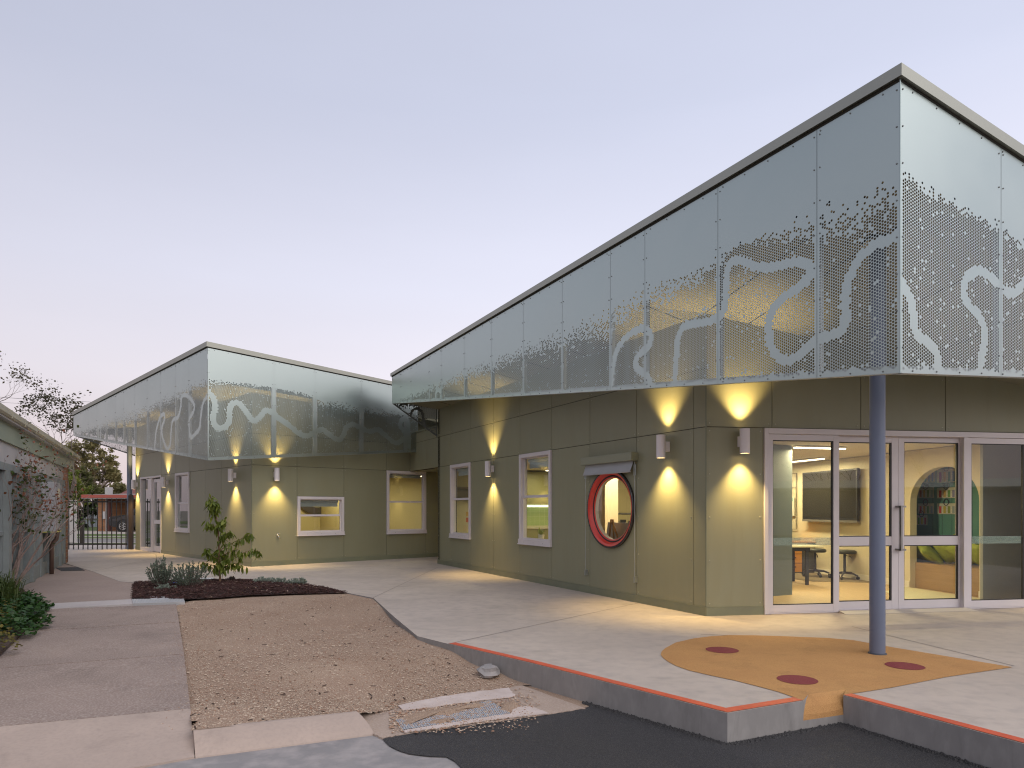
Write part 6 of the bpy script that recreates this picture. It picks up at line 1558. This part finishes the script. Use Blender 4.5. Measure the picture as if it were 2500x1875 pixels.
# grey-green shrubs and low mounds in the bed
def spiky(name, label, c, h, w, n, seed, lm_, cat='shrub', leafn=34, lsz=.035, thin=.6):
    g = random.Random(seed); t = thing(name, label, cat, c, 0, 'grey-green plants in the mulch bed'); st = MB(); lf = MB()
    for _ in range(n):
        a = g.uniform(0, 6.28); rr = g.random() ** .6; tip = Vector(c) + Vector((math.cos(a) * rr * w, math.sin(a) * rr * w, h * (1 - .45 * rr * rr) * g.uniform(.75, 1.12))); b0 = Vector(c) + Vector((math.cos(a) * rr * w * .25, math.sin(a) * rr * w * .25, .02)); md = b0.lerp(tip, .55) + Vector((math.cos(a), math.sin(a), 0)) * w * .08
        st.tube([b0, md, tip], [.005, .004, .002], 4, cap=False)
        for k in range(leafn):
            u_ = g.uniform(.25, 1.02); p = b0.lerp(md, u_ * 2) if u_ < .5 else md.lerp(tip, u_ * 2 - 1); d = ((tip - md).normalized() * .9 + Vector((g.gauss(0, .6), g.gauss(0, .6), g.gauss(0, .4)))).normalized(); l = lsz * g.uniform(.7, 1.3); s_ = d.orthogonal().normalized() * l * .2
            lf.face([p, p + d * l * .5 - s_, p + d * l, p + d * l * .5 + s_])
    obj('stems', st, M_bark, t); obj('foliage', lf, lm_, t)
L_grey = leaf_mat('grey_green_leaf', (.11, .145, .105), (.19, .23, .175), 6); L_sil = leaf_mat('silver_leaf', (.20, .245, .205), (.30, .34, .29), 8)
L_tip = leaf_mat('tip_leaf', (.07, .05, .04), (.10, .07, .06), 8)
ps = gp(320 + 315 / 4.096, 1190 + 1015 / 4.096); spiky('grey_green_shrub', 'larger upright grey-green shrub nearest the footpath', ps, .55, .28, 60, 41, L_grey)
ps = gp(320 + 590 / 4.096, 1190 + 1020 / 4.096); spiky('grey_green_shrub', 'spreading grey-green shrub just left of the sapling', ps, .47, .33, 56, 42, L_grey)
ps = gp(320 + 350 / 4.096, 1190 + 1045 / 4.096); spiky('silver_ground_cover', 'pale silver low plant at the foot of the larger shrub', ps, .12, .18, 22, 43, L_sil, 'ground cover', 30, .03)
for k, (x, y, w_) in enumerate(((1310, 975, .16), (1410, 975, .2), (1520, 980, .2), (1620, 985, .16), (1700, 985, .10))):
    ps = gp(320 + x / 4.096, 1190 + y / 4.096); spiky('silver_ground_cover', ['pale silver ground cover mound next to the dark tuft, leftmost of its row', 'second silver mound from the left in the row at the bed edge', 'middle silver mound of the row at the bed edge', 'fourth silver mound from the left in the row at the bed edge', 'smallest silver mound at the right tip of the row'][k], ps, .13, w_, 26, 50 + k, L_sil, 'ground cover', 34, .03)
ps = gp(320 + 1000 / 4.096, 1190 + 955 / 4.096); spiky('dark_tuft', 'small dark wiry tuft right of the sapling', ps, .11, .11, 22, 60, L_tip, 'ground cover', 14, .03)
ps = gp(320 + 432 / 4.096, 1190 + 990 / 4.096); tag(obj('plant_tag', MB().box(ps.x - .05, ps.x + .05, ps.y - .02, ps.y + .02, .03, .075), mat('blue_plastic', (.03, .10, .45), .4), bevel=.01), 'small blue plastic tag lying between the two shrubs', 'plant tag')

# tall straggly shrub in front of the old building
shb = gp(0, 1447)
g = random.Random(77); t = thing('tall_shrub', 'straggly bare-stemmed shrub with green and reddish leaves by the old building', 'shrub', shb)
m_ = MB(); tips = []
for k in range(17):
    a = g.uniform(0, 6.28); grow(m_, shb + Vector((math.cos(a) * .15, math.sin(a) * .15, 0)), Vector((math.cos(a) * .42 + .02, math.sin(a) * .42, 1)).normalized(), g.uniform(.5, 1.12), .024, 4, tips, g, .55, .20, (2, 3), .73, 4, 6, 3)
obj('stems', m_, mat('pinkish_bark', (.33, .25, .22), .8, c2=(.24, .17, .15), scale=9), t)
lg, lr = MB(), MB()
L_sg = leaf_mat('shrub_green', (.03, .06, .012), (.08, .11, .02), 5, .45); L_sr = leaf_mat('shrub_red', (.18, .05, .03), (.25, .10, .05), 5)
for c, d in tips:
    q = g.random()
    if c.z > 1.35 and q < .40: leaves(lr, [(c, d)], g, 2, .12, .06)
    elif q < .72: leaves(lg, [(c, d)], g, 1 if c.x > shb.x + .55 else 3, .13, .075)
leaves(lg, [(shb + Vector((-.35 + g.gauss(0, .16), -.2 + g.gauss(0, .2), g.uniform(.75, 1.75))), None) for _ in range(26)], g, 7, .13, .085)
obj('green_leaves', lg, L_sg, t); obj('red_leaves', lr, L_sr, t)
# leafy ground cover and strap grass at the foot of it
L_gc = leaf_mat('ground_leaf', (.025, .075, .014), (.06, .13, .025), 6, .5); L_yl = leaf_mat('yellow_leaf', (.13, .12, .02), (.19, .15, .03), 6)
def clump(name, label, pxs, n, h, size, lm_, seed, rise=.5):
    g = random.Random(seed); lf = MB()
    for x, y, r in pxs:
        c = gp(x, y)
        for _ in range(n):
            a = g.uniform(0, 6.28); rr = r * g.random() ** .5; p = c + Vector((math.cos(a) * rr, math.sin(a) * rr, h * (1 - (rr / r) ** 2) * g.uniform(.35, 1.1) + .015))
            l = size * g.uniform(.6, 1.3); d = Vector((g.gauss(0, 1), g.gauss(0, 1), g.uniform(0, rise))).normalized(); s_ = d.cross(Vector((g.gauss(0, .4), g.gauss(0, .4), 1))).normalized() * l * .42
            lf.face([p, p + d * l * .35 - s_, p + d * l * .8 - s_ * .7, p + d * l, p + d * l * .8 + s_ * .7, p + d * l * .35 + s_])
    return tag(obj(name, lf, lm_), label, 'ground cover')
clump('leafy_ground_cover', 'lush green leafy ground cover spilling onto the footpath', [(70, 1487, .28), (40, 1500, .34), (85, 1492, .18), (20, 1530, .34), (60, 1520, .30), (85, 1532, .16), (-20, 1560, .4), (30, 1550, .25), (-40, 1500, .5), (5, 1480, .45)], 260, .24, .05, L_gc, 81)
clump('yellowish_ground_cover', 'yellow-green patch of low plants at the left picture edge', [(8, 1520, .2), (-12, 1540, .25), (2, 1590, .16)], 160, .26, .035, L_yl, 82)
g = random.Random(83); lf = MB()
for _ in range(300):
    c = gp(g.uniform(-40, 42), g.uniform(1462, 1500)); a = g.uniform(0, 6.28); l = g.uniform(.35, .62); d = Vector((math.cos(a), math.sin(a), 0)); s_ = Vector((-d.y, d.x, 0)) * .006; md = c + d * l * .22 + Vector((0, 0, l * .7)); tp_ = c + d * l * .62 + Vector((0, 0, l * .82))
    lf.face([c - s_, c + s_, md + s_, md - s_]); lf.face([md - s_, md + s_, tp_])
tag(obj('strap_grass', lf, leaf_mat('strap_leaf', (.05, .085, .02), (.10, .13, .03), 4)), 'tuft of long strap grass at the foot of the straggly shrub', 'grass', kind='stuff')
struct('garden_soil', MB().prism([gp(112, 1484), gp(60, 1540), gp(0, 1595), gp(-300, 1760), gp(-700, 1700), gp(-700, 1460), gp(-100, 1430), gp(50, 1434)], -.02, .012), mat('garden_soil', (.09, .06, .045), .95, c2=(.06, .04, .03), scale=9, bump=.8, bscale=50))

# bare trees and a long low building behind the camera: seen only as reflections in the glass
for k, (x, y, h_) in enumerate(((37, -25, 10.0), (46, -33, 12.5), (54, -30, 11.5), (-24, 2, 8))):
    tree('bare_tree', ['bare winter tree mirrored at the left of the door glass', 'bare winter tree mirrored in the middle of the door glass', 'bare winter tree mirrored beside the post in the door glass', 'bare winter tree mirrored in the round window'][k], (x, y, -.2), h_, .13, 7, 90 + k, None, 0, 0, 0, (0, 0, 1), .62, .2, (2, 3), .78, .21, group='bare trees mirrored in the glass')
nb_ = thing('low_building', 'long low building mirrored faintly in the door glass', 'building', (30, -22, -.3))
obj('wall', MB().hexa([(8, -34, -.3), (48, -6, -.3), (51, -10, -.3), (11, -38, -.3), (8, -34, 2.6), (48, -6, 2.6), (51, -10, 2.6), (11, -38, 2.6)]), M_oldp, nb_)
obj('roof', MB().hexa([(7.6, -33.4, 2.6), (48.4, -5.4, 2.6), (52, -10, 3.3), (11, -39, 3.3), (7.6, -33.4, 2.75), (48.4, -5.4, 2.75), (52, -10, 3.45), (11, -39, 3.45)]), M_cap, nb_)
